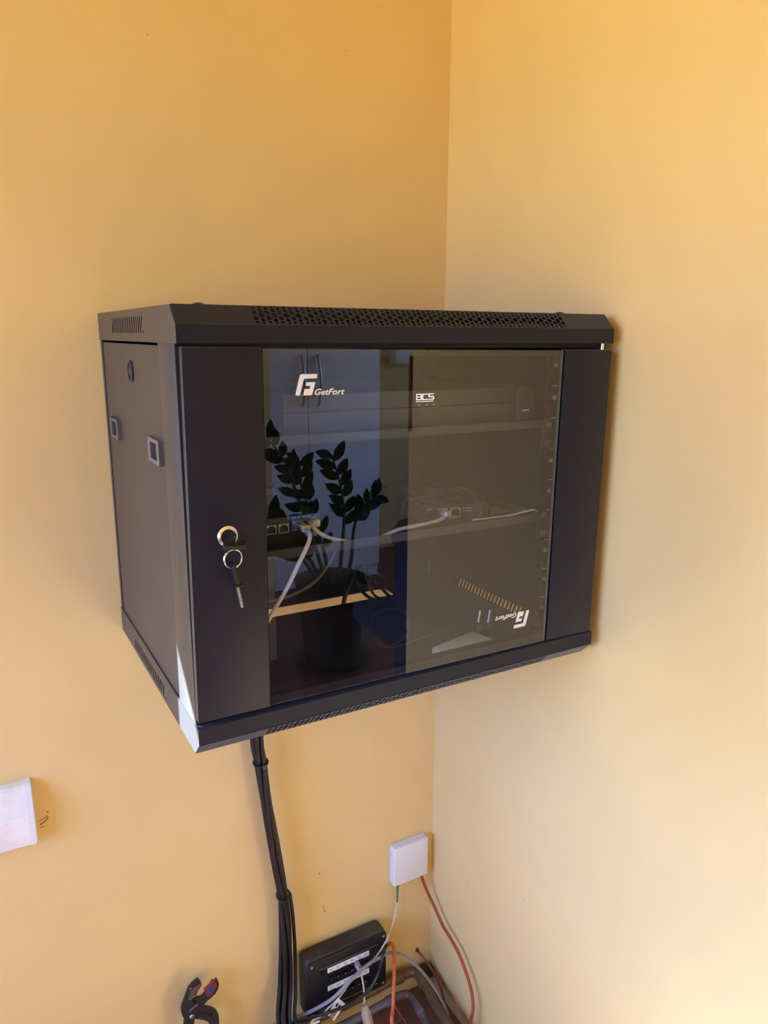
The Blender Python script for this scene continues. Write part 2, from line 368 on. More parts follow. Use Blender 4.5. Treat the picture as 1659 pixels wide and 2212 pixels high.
# top cover
bm = BM()
plate(bm, rect(T*.9, W-T*.9, -D+e_l-.0003, 0), [], T, (0, 0, H-T/2), XA, YA)
side = [(0, zl), (-D, zl), (-D, H-c_l), (-D+e_l, H), (0, H)]
for x in (T/2, W-T/2): plate(bm, side, slots(-.105, -.303, .4715, .4925, 19, -.5, .0044), T, (x, 0, 0), YA, ZA)
plate(bm, rect(T*.9, W-T*.9, zl, H-c_l+.0004), [], T, (0, -D+T/2+.0001, 0), XA, ZA)
plate(bm, rect(T, W-T, -D+T, -D+.03), [], T, (0, 0, zl+T/2), XA, YA)
bmesh.ops.recalc_face_normals(bm, faces=bm.faces)
top_cover = add('top_cover', bm, M_metal, cab, smooth=False)
L = math.hypot(c_l, e_l); ey = Vector((0, e_l, c_l))/L
bm = BM(); plate(bm, rect(T*.9, W-T*.9, -L/2, L/2), perforation(.0865, .5165, 0), T, Vector((0, -D+e_l/2, H-c_l/2))-ey.cross(Vector(XA))*0, XA, ey)
bmesh.ops.recalc_face_normals(bm, faces=bm.faces); add('vent_grille', bm, M_metal, top_cover, smooth=False)
for x, y, r, h in ((.0490, -.36, .0080, .0052), (.0370, -.36, .0065, .0032), (.5790, -.36, .0080, .0052)):
    bm = BM(); lathe(bm, (x, y, H), ZA, [(0, r), (h*.5, r*.95), (h*.9, r*.6), (h, r*.2)], 20); add('cover_screw', bm, M_metal, top_cover)
# base cover (tray)
bm = BM()
cut = rect(.16, .472, -.0785, -.038)
plate(bm, rect(T*.9, W-T*.9, -D+.0189, 0), [cut], T, (0, 0, .004-T/2), XA, YA)
side = [(0, 0), (-D+.0189, 0), (-D, .0189), (-D, .0385), (0, .0385)]
for x in (T/2, W-T/2): plate(bm, side, slots(-.097, -.291, .0055, .0245, 21, -.33, .0042), T, (x, 0, 0), YA, ZA)
plate(bm, rect(T*.9, W-T*.9, .0186, .0385), [], T, (0, -D+T/2+.0001, 0), XA, ZA)
plate(bm, rect(T, W-T, -D+T, -D+.022), [circ(.022, -D+.0125, .0026, 12)], T, (0, 0, .0385-T/2-.0005), XA, YA)
bmesh.ops.recalc_face_normals(bm, faces=bm.faces)
base = add('base_cover', bm, M_metal, cab, smooth=False)
L = math.hypot(.0189, .0189); ey = Vector((0, -.0189, .0189))/L
bm = BM(); plate(bm, rect(T*.9, W-T*.9, -L/2, L/2), perforation(.0865, .5165, 0), T, (0, -D+.0189/2, .0189/2), XA, ey)
bmesh.ops.recalc_face_normals(bm, faces=bm.faces); add('vent_grille', bm, M_metal, base, smooth=False)
# frame
for sx in (0, 1):
    x0, x1 = (.0008, .020) if not sx else (.580, .5992)
    bm = BM(); box(bm, x0, x1, -.4355, -.3635, .036, zl+.002, .0012, 2); add('corner_post', bm, M_metal, cab)
    bm = BM(); box(bm, x0, x1, -.0135, -.001, .036, zl+.002, .0008, 1); add('corner_post', bm, M_metal, cab)
    xp = (.0020, .0036) if not sx else (.5964, .598)
    bm = BM(); box(bm, xp[0], xp[1], -.3595, -.0145, .0375, .4592, .0005, 1); sp = add('side_panel', bm, M_metal, cab)
    s = -1 if not sx else 1; xs = xp[0] if not sx else xp[1]
    def latch(yc):
        bm = BM(); ex = (0, 1, 0)
        plate(bm, rect(-.0272, .0272, -.0145, .0145), [rect(-.0165, .0145, -.0098, .0098)], .005, (xs+s*.0025, yc, .3385), YA, ZA)
        box(bm, xs+s*.0005-.0005, xs+s*.0005+.0005, yc-.0165, yc+.0145, .3287, .3483, mi=1)
        bmesh.ops.recalc_face_normals(bm, faces=bm.faces); add('panel_latch', bm, [M_clampgrey, M_black], sp, smooth=False)
    latch(-.326); latch(-.080)
    bm = BM(); lathe(bm, (xs-s*.001, -.2076, .4249), (s, 0, 0), [(0, .0145), (.0026, .0145), (.0033, .0138), (.0033, .0122), (.0012, .0110), (.0012, .006), (.003, .0052), (.003, .001)], 32); add('round_lock', bm, M_metal, sp)
bm = BM()
box(bm, .02, .58, -.4355, -.414, .0390, .046); box(bm, .02, .58, -.4355, -.414, .4565, .4635); box(bm, .0205, .0625, -.4125, -.411, .039, .462); add('front_frame', bm, M_inner, cab)
bm = BM(); box(bm, .004, .596, -.0030, -.0015, .0028, .497); add('back_panel', bm, M_inner, cab)
# 19 inch mounting rails with unit numbers
for sx in (0, 1):
    bm = BM(); x0, x1 = (.0445, .0850) if not sx else (.5150, .5555)
    hx = .0765 if not sx else .5235
    holes = []
    for u in range(9):
        for dz in (-.0159, 0, .0159):
            zc = .0486+.0222+.04445*u+dz; holes.append(rect(hx-.004, hx+.004, zc-.0045, zc+.0045))
    plate(bm, rect(x0, x1, .044, .458), holes, .0016, (0, -.4092, 0), XA, ZA)
    xe = x1 if not sx else x0
    box(bm, (x1-.0015) if sx else x0, x1 if sx else x0+.0015, -.4084, -.37, .044, .458)
    bmesh.ops.recalc_face_normals(bm, faces=bm.faces); rail = add('mounting_rail', bm, M_inner, cab, smooth=False)
    nx = .5325 if sx else .0650
    for u in range(1, 10):
        bm = BM(); zt = .0486+.04445*u
        V = put(bm, text_vf('%02d' % u, .0052, .0002, align='CENTER'), (nx, -.4102, zt-.0222-.0026+.006), XA, ZA)
        add('unit_number', bm, M_greyprint, rail, smooth=False)
        bm = BM(); box(bm, nx-.004, nx+.004, -.4103, -.41, zt-.0004, zt+.0004); add('unit_mark', bm, M_greyprint, rail, smooth=False)
# two shelves on the rails
def shelf(z0, z1, zear):
    bm = BM(); yf = -.4125
    box(bm, .089, .511, yf+.0015, -.09, z0, z0+.0014)
    box(bm, .0885, .5115, yf, yf+.0014, z0, z1)
    for x in (.089, .5096): box(bm, x, x+.0014, yf, -.09, z0, z1)
    for a, b in ((.0480, .0885), (.5115, .5390)):
        plate(bm, rect(a, b, zear, z1), [circ(.0765 if a < .3 else .5235, zear+q, .0036, 12) for q in (.0085, .0335)], .0014, (0, yf+.0007, 0), XA, ZA)
    bmesh.ops.recalc_face_normals(bm, faces=bm.faces)
    s = add('shelf', bm, M_grey, cab, smooth=False)
    for a in (.0765, .5235):
        for q in (.0085, .0335):
            bm = BM(); lathe(bm, (a, yf, zear+q), (0, -1, 0), [(0, .0052), (.0015, .005), (.0024, .0035), (.0024, .0022), (.0012, .002)], 18); add('shelf_screw', bm, M_steel, s)
    return s
shelf(.2125, .2238, .1865); shelf(.3472, .3580, .3170)
# ------- door (sags a little to its hinge side)
DZ0, DZ1 = .0434, .4562
bm = BM()
def door_leaf(x0, x1, hole=None):
    box(bm, x0, x1, -D, -D+.0105, DZ0, DZ1, .0012, 2)
door_leaf(.0025, .0880); door_leaf(.5122, .5972)
box(bm, .0880, .5122, -D+.0060, -D+.0085, DZ0+.003, DZ0+.0085); box(bm, .0880, .5122, -D+.0060, -D+.0085, DZ1-.0085, DZ1-.003)
box(bm, .0870, .0900, -D+.0055, -D+.010, DZ0+.003, DZ1-.003); box(bm, .5118, .5135, -D+.0065, -D+.010, DZ0+.001, DZ1-.001)
door = add('door', bm, M_metal, cab, origin=(.3, -D+.01, .25))
bm = BM(); box(bm, .0886, .5085, -D+.0005, -D+.0045, DZ0+.001, DZ1-.001)
bm.normal_update()
for f in bm.faces: f.material_index = 0 if f.normal.y < -.5 else (1 if f.normal.y > .5 else 2)
add('glass_pane', bm, [M_glass, M_glassback, M_glassedge], door, smooth=False, label='smoked glass pane filling the middle of the door')
GY = -D+.0003
def fort_logo(bm, o, s):
    """white mark and lettering printed on the pane; s=-1 turns it upside down"""
    k = .000000001
    def sc(p): return (p[0], p[1])
    F1 = [(0, 2.4), (7.6, 31.4), (9.0, 33.6), (11.5, 34.4), (39.4, 34.4), (37.8, 27.2), (17.6, 27.2), (15.3, 26.2), (14.3, 24.2), (7.9, .9), (6.8, 0), (1.8, 0), (.5, .7)]
    F2 = [(19.2, 21.2), (35.7, 21.2), (30.2, 2.6), (29.2, .8), (27.4, 0), (13.6, 0), (16.2, 10.4), (24.9, 10.4), (26.5, 15.4), (18.2, 15.4)]
    ex = (s*.001, 0, 0); ez = (0, 0, s*.001)
    for poly in (F1, F2): plate(bm, poly, [], .2, o, ex, ez)
    V, Fc = text_vf('GetFort', 9.6, .2, shear=.32, offset=.022, width=55.5)
    put(bm, (V, Fc), (o[0]+s*.0341, o[1], o[2]+s*.0004), ex, ez)
    for v in bm.verts: v.co.y = GY+(v.co.y-GY)*.001
LG1 = (0.1250, -0.4476, 0.4051)
bm = BM(); fort_logo(bm, (LG1[0], GY, LG1[2]), .67); add('door_logo', bm, M_print, door, smooth=False, label='white GetFort lettering and emblem near the top of the glass')
LG2 = (0.4761, -0.4476, 0.0969)
bm = BM(); fort_logo(bm, (LG2[0], GY, LG2[2]), -.67); add('door_logo', bm, M_print, door, smooth=False, label='white GetFort lettering printed upside down near the bottom of the glass')
bm = BM(); cyl(bm, (.590, -D+.012, .447), (.590, -D+.012, .4665), .003, seg=16); add('hinge_pin', bm, M_chrome, door, label='bright steel hinge pin above the door')
LK = (.0436, .2562)
bm = BM()
lathe(bm, (LK[0], -D+.001, LK[1]), (0, -1, 0), [(0, .0117), (.0018, .0117), (.0044, .0094), (.0046, .0088), (.0016, .0084), (.0016, .0078)], 40)
add('lock', bm, M_chrome, door, label='round chrome cam lock')
bm = BM(); lathe(bm, (LK[0], -D+.001, LK[1]), (0, -1, 0), [(0, .0080), (.0030, .0078), (.0034, .0072), (.0024, .004), (.0024, .001)], 32); add('lock_barrel', bm, M_black, door)
door.rotation_euler = (0, .0088, 0)
# ------- the two keys on their ring
kr = thing('key_ring', 'pair of black-headed keys on a steel ring in the door lock', 'keys', (LK[0], -D-.02, LK[1]-.035))
bm = BM(); Q = RX(-.05)@RY(.05)
box(bm, LK[0]-.0105, LK[0]+.0135, -D-.0275, -D-.0075, LK[1]-.0062, LK[1]-.0012, .0016, 2, rot=RZ(-.30))
k1 = add('key_head', bm, M_black, kr, label='black plastic head of the key in the lock')
bm = BM(); box(bm, LK[0]-.0035, LK[0]+.0035, -D-.0085, -D-.0015, LK[1]-.0046, LK[1]-.0026, .0005, 1); add('key_blade', bm, M_steel, kr)
rc = Vector((.0433, -D-.0165, .2372)); bm = BM()
ringp = [rc+Vector((.0103*math.cos(a), .0020*math.sin(a)*0+.002*math.cos(a), .0103*math.sin(a))) for a in [2*PI*i/48 for i in range(49)]]
tube(bm, ringp, .00085, seg=8, raw=True)
ringp = [p+Vector((0, .0016, 0)) for p in ringp]; tube(bm, ringp[6:42], .00085, seg=8, raw=True); add('ring', bm, M_chrome, kr)
hp = Vector((.0435, -D-.0165, .2290)); R = RY(-.17)
bm = BM(); box(bm, hp.x-.0022, hp.x+.0022, hp.y-.003, hp.y+.013, hp.z-.0215, hp.z+.0025, .0009, 2, rot=R, piv=hp); box(bm, hp.x-.0025, hp.x+.0042, hp.y-.004, hp.y+.010, hp.z-.0235, hp.z-.0215, .0004, 1, rot=R, piv=hp)
add('key_head', bm, M_black, kr, label='black plastic head of the hanging key')
bm = BM(); box(bm, hp.x-.0014, hp.x+.0014, hp.y+.001, hp.y+.0075, hp.z-.0500, hp.z-.0230, .0006, 1, rot=R, piv=hp)
for i in range(4): box(bm, hp.x+.0006, hp.x+.0018, hp.y+.0015, hp.y+.007, hp.z-.046+.0055*i, hp.z-.0435+.0055*i, .0003, 1, rot=R, piv=hp)
add('key_blade', bm, M_steel, kr)

# ---------------------------------------------------------------- equipment on the shelves
RY0 = -.391
rec = thing('video_recorder', 'slim charcoal video recorder lettered BCS on the upper shelf', 'recorder', (.322, RY0+.13, .3492))
bm = BM(); box(bm, .1345, .5080, RY0+.006, RY0+.26, .3556, .4030, .0012, 2); add('casing', bm, M_recorder, rec)
bm = BM(); box(bm, .1335, .4770, RY0-.001, RY0+.007, .3820, .4030, .0012, 2); add('front_cover', bm, M_recorder, rec)
bm = BM(); box(bm, .1335, .4770, RY0, RY0+.007, .3562, .3812, .0008, 2); add('front_cover', bm, M_recorder, rec)
bm = BM(); box(bm, .4800, .5135, RY0-.001, RY0+.007, .3562, .4030, .0012, 2); add('front_cover', bm, M_recorder, rec)
for x in (.150, .495):
    for y in (RY0+.02, RY0+.24):
        bm = BM(); cyl(bm, (x, y, .3486), (x, y, .3556), .008, seg=18); add('foot', bm, M_black, rec)
bm = BM(); B0 = (0.3155, -0.3920, 0.3880)
E = .0086
Bs = [[(.1, .1), (.1, .9), (.85, .9), (.95, .8), (.95, .6), (.86, .5), (.95, .4), (.95, .2), (.85, .1), (.1, .1)], [(.1, .5), (.86, .5)]]
Cs = [[(.98, .9), (.2, .9), (.1, .8), (.1, .2), (.2, .1), (.98, .1)]]
Ss = [[(.98, .9), (.2, .9), (.1, .8), (.1, .6), (.2, .5), (.85, .5), (.95, .4), (.95, .2), (.85, .1), (.08, .1)]]
for i, g in enumerate((Bs, Cs, Ss)):
    strokes(bm, g, .175, .01, (B0[0]+.0004+E*1.02*i*1.06, RY0-.0011, B0[2]+.0022), (E*1.0, 0, 0), (0, 0, E))
box(bm, B0[0], B0[0]+.0272, RY0-.0012, RY0-.001, B0[2], B0[2]+.0012)
for v in bm.verts: v.co.y = RY0-.0011+(v.co.y-(RY0-.0011))*.02
add('brand_lettering', bm, M_emissive, rec, smooth=False, label='white BCS lettering with an underline')
for i in range(3):
    p = (0.3184, -0.3920, 0.3814); bm = BM(); box(bm, p[0]+.0115*i, p[0]+.004+.0115*i, RY0-.0013, RY0, .3838, .3848); add('status_light', bm, M_greyprint, rec, smooth=False)
p = (0.4913, -0.3920, 0.3698); bm = BM(); plate(bm, rect(p[0]-.0012, p[0]+.0125, -.0036, .0022), [rect(p[0], p[0]+.0108, -.0024, .0012)], .001, (0, RY0-.001, p[2]+.001), XA, ZA); bmesh.ops.recalc_face_normals(bm, faces=bm.faces)
pt = add('usb_port', bm, M_black, rec, smooth=False)
bm = BM(); box(bm, p[0]+.0005, p[0]+.0100, RY0-.0016, RY0-.0006, p[2]-.0002, p[2]+.0012); box(bm, p[0]+.0112, p[0]+.0118, RY0-.0016, RY0-.0006, p[2]-.0018, p[2]+.0025); add('usb_contact', bm, M_print, pt, smooth=False)

SZ = .2140
def rj45(bm, x, z, y, w=.0135, h=.0115, fr=.0011):
    plate(bm, rect(-w/2, w/2, 0, h), [[(-w/2+fr, fr), (w/2-fr, fr), (w/2-fr, h-fr-.002), (w/2-fr-.0022, h-fr-.002), (w/2-fr-.0022, h-fr), (-w/2+fr+.0022, h-fr), (-w/2+fr+.0022, h-fr-.002), (-w/2+fr, h-fr-.002)]], .004, (x, y-.0018, z), XA, ZA)
# network switch
SY = -.372
sw = thing('network_switch', 'dark blue-black network switch with a bright blue port block at left of the lower shelf', 'network switch', (.10, SY+.06, SZ))
bm = BM(); box(bm, .030, .1890, SY, SY+.13, SZ, .2525, .0015, 2); add('casing', bm, M_recorder, sw)
bm = BM(); box(bm, .1475, .1835, SY-.0008, SY+.001, .2330, .2528, .0003, 1); blue = add('port_label', bm, M_labelblue, sw, label='bright blue printed field around the uplink ports')
for i, x in enumerate((.121, .1372)):
    bm = BM(); rj45(bm, x, .2335, SY); bmesh.ops.recalc_face_normals(bm, faces=bm.faces); add('network_port', bm, M_steel, sw, smooth=False)
for i, x in enumerate((.1545, .1655, .1755)):
    bm = BM(); rj45(bm, x, .2350, SY, .0105, .0115, .0008); box(bm, x-.0048, x+.0048, SY-.001, SY-.0005, .2355, .2460, mi=1); bmesh.ops.recalc_face_normals(bm, faces=bm.faces); add('network_port', bm, [M_steel, M_black], sw, smooth=False)
bm = BM(); put(bm, text_vf('POE  ACT  PWR  LINK', .0022, .0002, width=.027), (.1495, SY-.0010, .2492), XA, ZA); add('port_lettering', bm, M_print, sw, smooth=False)
# small dark converter further back on the same shelf
mc = thing('media_converter', 'small black box with two pale sockets on the lower shelf behind the switch', 'converter', (.155, -.21, SZ))
bm = BM(); box(bm, .120, .190, -.24, -.17, SZ, .262, .002, 2); add('casing', bm, M_black, mc)
for x in (.163, .174): 
    bm = BM(); box(bm, x, x+.007, -.2412, -.2395, .238, .252, .0005, 1); add('socket', bm, M_darkgreycable, mc)
# fanless mini computer
A0 = (0.3560, -0.3370, 0.2141); A1 = (0.4582, -0.3655, 0.2131)
mcx = Vector((A0[0], A0[1], SZ)); dirx = (Vector((A1[0], A1[1], SZ))-mcx).normalized(); LW = (Vector((A1[0], A1[1], SZ))-mcx).length; diry = Vector((-dirx.y, dirx.x, 0))
mp = thing('mini_computer', 'small black fanless computer with finned top and two network ports on the lower shelf', 'computer', mcx+dirx*LW/2+diry*.05)
def local(bm):
    for v in bm.verts: v.co = mcx+dirx*v.co.x+diry*v.co.y+Vector((0, 0, v.co.z))
HH = .0225
bm = BM(); box(bm, 0, LW, .001, .10, .0005, HH-.0005, .0008, 1); local(bm); add('casing', bm, M_recorder, mp)
bm = BM(); box(bm, -.0008, LW+.0008, 0, .0015, 0, HH, .0004, 1); local(bm); add('front_plate', bm, M_recorder, mp)
bm = BM(); n = 22
for i in range(n): x = .002+(LW-.006)*i/(n-1); box(bm, x, x+.0022, .0, .10, HH-.001, HH+.0038)
local(bm); add('cooling_fins', bm, M_recorder, mp, smooth=False, kind='stuff')
def front_text(s, x, z, h, w=None):
    bm = BM(); put(bm, text_vf(s, h, .0002, width=w), (x, -.0003, z), XA, ZA); local(bm); add('port_lettering', bm, M_print, mp, smooth=False)
front_text('DC12V', .0125, .0158, .0017, .0085); front_text('ETHERNET 1', .0275, .0021, .0017, .0155); front_text('ETHERNET 2', .0470, .0018, .0017, .0155)
front_text('POWER', .0715, .0150, .0017, .0088); front_text('STATUS', .0715, .0110, .0017, .0092); front_text('USB', .0925, .0030, .0017, .0052)
bm = BM(); lathe(bm, (.0165, -.0002, .0085), (0, -1, 0), [(0, .0032), (.0008, .0032), (.0008, .0024), (.0002, .0022), (.0002, .0008), (.0009, .0007), (.0009, .0003)], 20); local(bm); add('power_socket', bm, M_black, mp)
bm = BM(); cyl(bm, (.0162, -.0014, .0087), (.0162, -.0002, .0087), .0008, seg=10); local(bm); add('socket_pin', bm, M_chrome, mp)
for x in (.0355, .0555):
    bm = BM(); rj45(bm, x, .0048, 0, .0152, .0130, .0013); box(bm, x-.0066, x+.0066, -.0008, -.0002, .0058, .0170, mi=1); bmesh.ops.recalc_face_normals(bm, faces=bm.faces); local(bm); add('network_port', bm, [M_steel, M_black], mp, smooth=False)
for z in (.0157, .0117):
    bm = BM(); cyl(bm, (.0690, -.0006, z), (.0690, 0, z), .0009, seg=10); local(bm); add('status_light', bm, M_greyprint, mp)
bm = BM(); plate(bm, rect(.0925, .0968, .0062, .0180), [rect(.0931, .0962, .0068, .0174)], .0012, (0, -.0004, 0), XA, ZA); box(bm, .0946, .0953, -.001, -.0002, .0072, .0170); bmesh.ops.recalc_face_normals(bm, faces=bm.faces); local(bm); add('usb_port', bm, M_steel, mp, smooth=False)
for x in (.0055, LW-.0035):
    bm = BM(); lathe(bm, (x, 0, .0175), (0, -1, 0), [(0, .0018), (.0007, .0017), (.0009, .001)], 12); local(bm); add('front_screw', bm, M_black, mp)
# papers to the right of it
def sheet(pts, name, label, wav=.0):
    bm = BM(); n = 14; a, b, c, d = [Vector(p) for p in pts]; g = []
    for i in range(n+1):
        row = []
        for j in range(n+1):
            u, v = i/n, j/n; p = a.lerp(b, u).lerp(d.lerp(c, u), v)
            p.z += wav*(u**3)*(1-math.cos(v*PI*.5)) ; row.append(bm.verts.new(p))
        g.append(row)
    for i in range(n):
        for j in range(n): bm.faces.new((g[i][j], g[i+1][j], g[i+1][j+1], g[i][j+1]))
    r = bmesh.ops.solidify(bm, geom=bm.faces[:], thickness=.0004)
    return add(name, bm, M_paper, None, label, 'paper')
pz = SZ+.0022
p1 = sheet([(0.4598, -0.3675, 0.2165), (0.5411, -0.3586, 0.2165), (0.5322, -0.2714, 0.2165), (0.4956, -0.3200, 0.2165)], 'paper_sheet', 'printed white sheet of paper lying beside the small finned computer')
q0, q1, q2, q3 = (0.5025, -0.3080, 0.2170), (0.5241, -0.3046, 0.2170), (0.5189, -0.3204, 0.2170), (0.4977, -0.3236, 0.2170)
bm = BM(); f = bm.faces.new([bm.verts.new(Vector(p)) for p in (q0, q3, q2, q1)]); bmesh.ops.solidify(bm, geom=[f], thickness=.0002); add('printed_block', bm, M_darkgreycable, p1, smooth=False)
bm = BM(); pp = [(0.4163, -0.3850, 0.2195), (0.4400, -0.3900, 0.2205), (0.4741, -0.3950, 0.2217), (0.5063, -0.4000, 0.2260), (0.5132, -0.4020, 0.2270), (0.5213, -0.4050, 0.2226)]
tube(bm, pp, .001, flat=(.0060, .0005), up=(0, 0, 1)); add('paper_strip', bm, M_paper, None, 'narrow curled strip of white paper along the front of the lower shelf', 'paper')

# cables in the cabinet
def cable(name, pts, r, material, label, cat='cable', group=None, **kw):
    bm = BM(); tube(bm, pts, r, **kw); return add(name, bm, material, None, label, cat, group)
def rj_plug(p, d, parent, w=.0105, h=.0075, l=.019):
    """clear modular plug from p along direction d"""
    bm = BM(); p = Vector(p); d = Vector(d).normalized(); s = d.cross(Vector((0, 0, 1))).normalized(); u = s.cross(d)
    box(bm, -w/2, w/2, 0, l, -h/2, h/2, .0008, 1); box(bm, -.0028, .0028, l*.1, l*.9, h/2, h/2+.002, .0004, 1)
    for v in bm.verts: v.co = p+s*v.co.x+d*v.co.y+u*v.co.z
    add('cable_plug', bm, M_clear, parent)
    bm = BM(); box(bm, -w/2-.0006, w/2+.0006, l-.002, l+.009, -h/2-.0006, h/2+.0006, .0018, 2)
    for v in bm.verts: v.co = p+s*v.co.x+d*v.co.y+u*v.co.z
    add('plug_boot', bm, M_greycable, parent)
c1 = cable('network_cable', [(0.1622, -0.3850, 0.2380), (0.1552, -0.4080, 0.2419), (0.1505, -0.4240, 0.2422), (0.1467, -0.4310, 0.2359), (0.1386, -0.4340, 0.2231), (0.1307, -0.4340, 0.2095), (0.1240, -0.4340, 0.1969), (0.1165, -0.4330, 0.1831), (0.1079, -0.4320, 0.1694), (0.0984, -0.4300, 0.1538), (0.0905, -0.4250, 0.1362), (0.0823, -0.4100, 0.1058)], .0026, M_greycable, 'light grey network cable dropping from the blue port block in front of the lower shelf')
rj_plug((0.1625, -0.3700, 0.2370), Vector((0.1592, -0.3920, 0.2400))-Vector((0.1625, -0.3700, 0.2370)), c1, l=.016)
c2 = cable('network_cable', [(0.1695, -0.3800, 0.2443), (0.1688, -0.3900, 0.2419), (0.1720, -0.3950, 0.2368), (0.1812, -0.3980, 0.2298), (0.1919, -0.4020, 0.2249), (0.2024, -0.4040, 0.2219), (0.2166, -0.4040, 0.2177), (0.2364, -0.4040, 0.2162), (0.2532, -0.4040, 0.2177), (0.2687, -0.4020, 0.2208), (0.2886, -0.4000, 0.2250), (0.3216, -0.3940, 0.2249), (0.3534, -0.3860, 0.2248), (0.3696, -0.3810, 0.2264), (0.3665, -0.3920, 0.2353), (0.3846, -0.3620, 0.2289)], .0026, M_greycable, 'light grey patch cable running along the lower shelf from switch to mini computer')
rj_plug((0.1759, -0.3700, 0.2444), (0, -1, -.05), c2, l=.010, w=.0095)
rj_plug(mcx+dirx*.0355+Vector((0, 0, .0112))+diry*.002, dirx*.42-diry, c2, l=.008, w=.0095)
cable('looped_cable', [(0.2464, -0.3000, 0.1840), (0.2394, -0.3100, 0.1821), (0.2357, -0.3100, 0.1742), (0.2263, -0.3100, 0.1595), (0.2155, -0.3100, 0.1468), (0.2000, -0.3100, 0.1359), (0.1819, -0.3100, 0.1288), (0.1641, -0.3100, 0.1245), (0.1395, -0.3100, 0.1232), (0.1193, -0.3100, 0.1238)], .0024, M_darkgreycable, 'darker grey cable curving down to the left below the lower shelf')
cable('power_cable', [(0.3826, -0.1000, 0.1056), (0.3932, -0.0650, 0.0578), (0.3882, -0.0580, 0.0329), (0.3806, -0.0560, 0.0114), (0.3748, -0.0580, -0.0092), (0.3679, -0.0620, -0.0263), (.350, -.060, -.05), (.33, -.045, -.12)], .0042, M_cable, 'thick black cable going down through the opening in the cabinet floor')
cable('power_cable', [(0.3986, -0.0800, 0.0768), (0.3965, -0.0750, 0.0541), (0.3998, -0.0740, 0.0323), (0.4034, -0.0850, 0.0201), (0.4115, -0.0980, 0.0122), (0.4318, -0.1060, 0.0051), (0.4529, -0.1060, 0.0103), (0.4535, -0.1080, 0.0266), (0.4311, -0.1100, 0.0501), (0.4084, -0.1000, 0.0680)], .0032, M_cable, 'black coiled cable hanging in a loop over the opening in the cabinet floor')
cable('power_cable', [(0.4096, -0.0680, 0.0623), (0.4153, -0.0680, 0.0491), (0.4250, -0.0660, 0.0275), (0.4304, -0.0650, 0.0120), (0.4284, -0.0880, 0.0088), (0.4401, -0.0980, 0.0055), (0.4634, -0.0980, 0.0086)], .0026, M_cable, 'thin black cable crossing the right end of the opening in the cabinet floor')
cable('power_cable', [(0.4278, -0.0750, 0.0404), (0.4442, -0.0700, 0.0220), (0.4456, -0.0950, 0.0142), (0.4465, -0.1220, 0.0085), (0.4417, -0.1350, 0.0058)], .003, M_cable, 'black cable slanting down at the far right end of the cabinet floor opening')
cable('lead_wire', [(0.3619, -0.1859, 0.0065), (0.3905, -0.1531, 0.0065), (0.4212, -0.1444, 0.0065), (0.4353, -0.1650, 0.0065), (0.4193, -0.2173, 0.0065), (0.3662, -0.2764, 0.0065), (0.3343, -0.2813, 0.0065), (0.3301, -0.2669, 0.0065)], .0010, M_darkgreycable, 'thin dark wire lying in a ring on the cabinet floor')
cable('lead_wire', [(0.3326, -0.2844, 0.0065), (0.3530, -0.2916, 0.0065), (0.3913, -0.2840, 0.0065), (0.4313, -0.2760, 0.0065), (0.4752, -0.2711, 0.0065), (0.5004, -0.2618, 0.0065)], .0010, M_darkgreycable, 'thin wire curving across the cabinet floor toward the white box')
cable('antenna_wire', [(0.3462, -0.3100, 0.1954), (0.3452, -0.3100, 0.2135), (0.3466, -0.3100, 0.2285), (0.3504, -0.3100, 0.2377), (0.3597, -0.3100, 0.2409), (0.3867, -0.3100, 0.2422), (0.4276, -0.3100, 0.2445), (0.4613, -0.3100, 0.2462)], .0008, M_darkgreycable, 'thin bent wire behind the small finned computer')
# white adapter box and mains plug on the cabinet floor
ab = thing('power_adapter', 'white flat plastic adapter lying at the front of the cabinet floor', 'adapter', (.43, -.33, .004))
P0, P1, P2 = Vector((0.3757, -0.3486, 0.0220)), Vector((0.4675, -0.3257, 0.0220)), Vector((0.4763, -0.3580, 0.0220))
ax = (P1-P0); lx = ax.length; ax.normalize(); ay = (P2-P1); ay = (ay-ax*ay.dot(ax)); ly = ay.length; ay.normalize()
bm = BM(); box(bm, 0, lx, 0, max(ly, .045), .0, .018, .004, 3)
for v in bm.verts: v.co = Vector((P0.x, P0.y, .0042))+ax*v.co.x+ay*v.co.y+Vector((0, 0, v.co.z))
bmesh.ops.recalc_face_normals(bm, faces=bm.faces); add('shell', bm, M_white, ab)
bm = BM(); box(bm, .006, lx-.006, -.0004, .001, .0085, .0093)
for v in bm.verts: v.co = Vector((P0.x, P0.y, .0042))+ax*v.co.x+ay*v.co.y+Vector((0, 0, v.co.z))
add('seam', bm, M_darkgreycable, ab, smooth=False)
pg = thing('mains_plug', 'black mains plug with two bright pins standing at the right of the cabinet floor', 'plug', (.535, -.275, .004))
pb = Vector((0.4973, -0.3100, 0.0200)); pu = Vector((.30, .16, 1)).normalized()
bm = BM(); lathe(bm, (pb.x, pb.y, .0042), pu, [(0, .010), (.004, .013), (.014, .0165), (.017, .0165), (.018, .015)], 24); add('plug_body', bm, M_recorder, pg)
for s in (-1, 1):
    q = Vector((pb.x, pb.y, .0042))+Vector((s*.0075, -s*.003, 0))+pu*.018; bm = BM(); cyl(bm, q, q+pu*.021, .0022, .0020, 14); add('plug_pin', bm, M_nickel, pg)

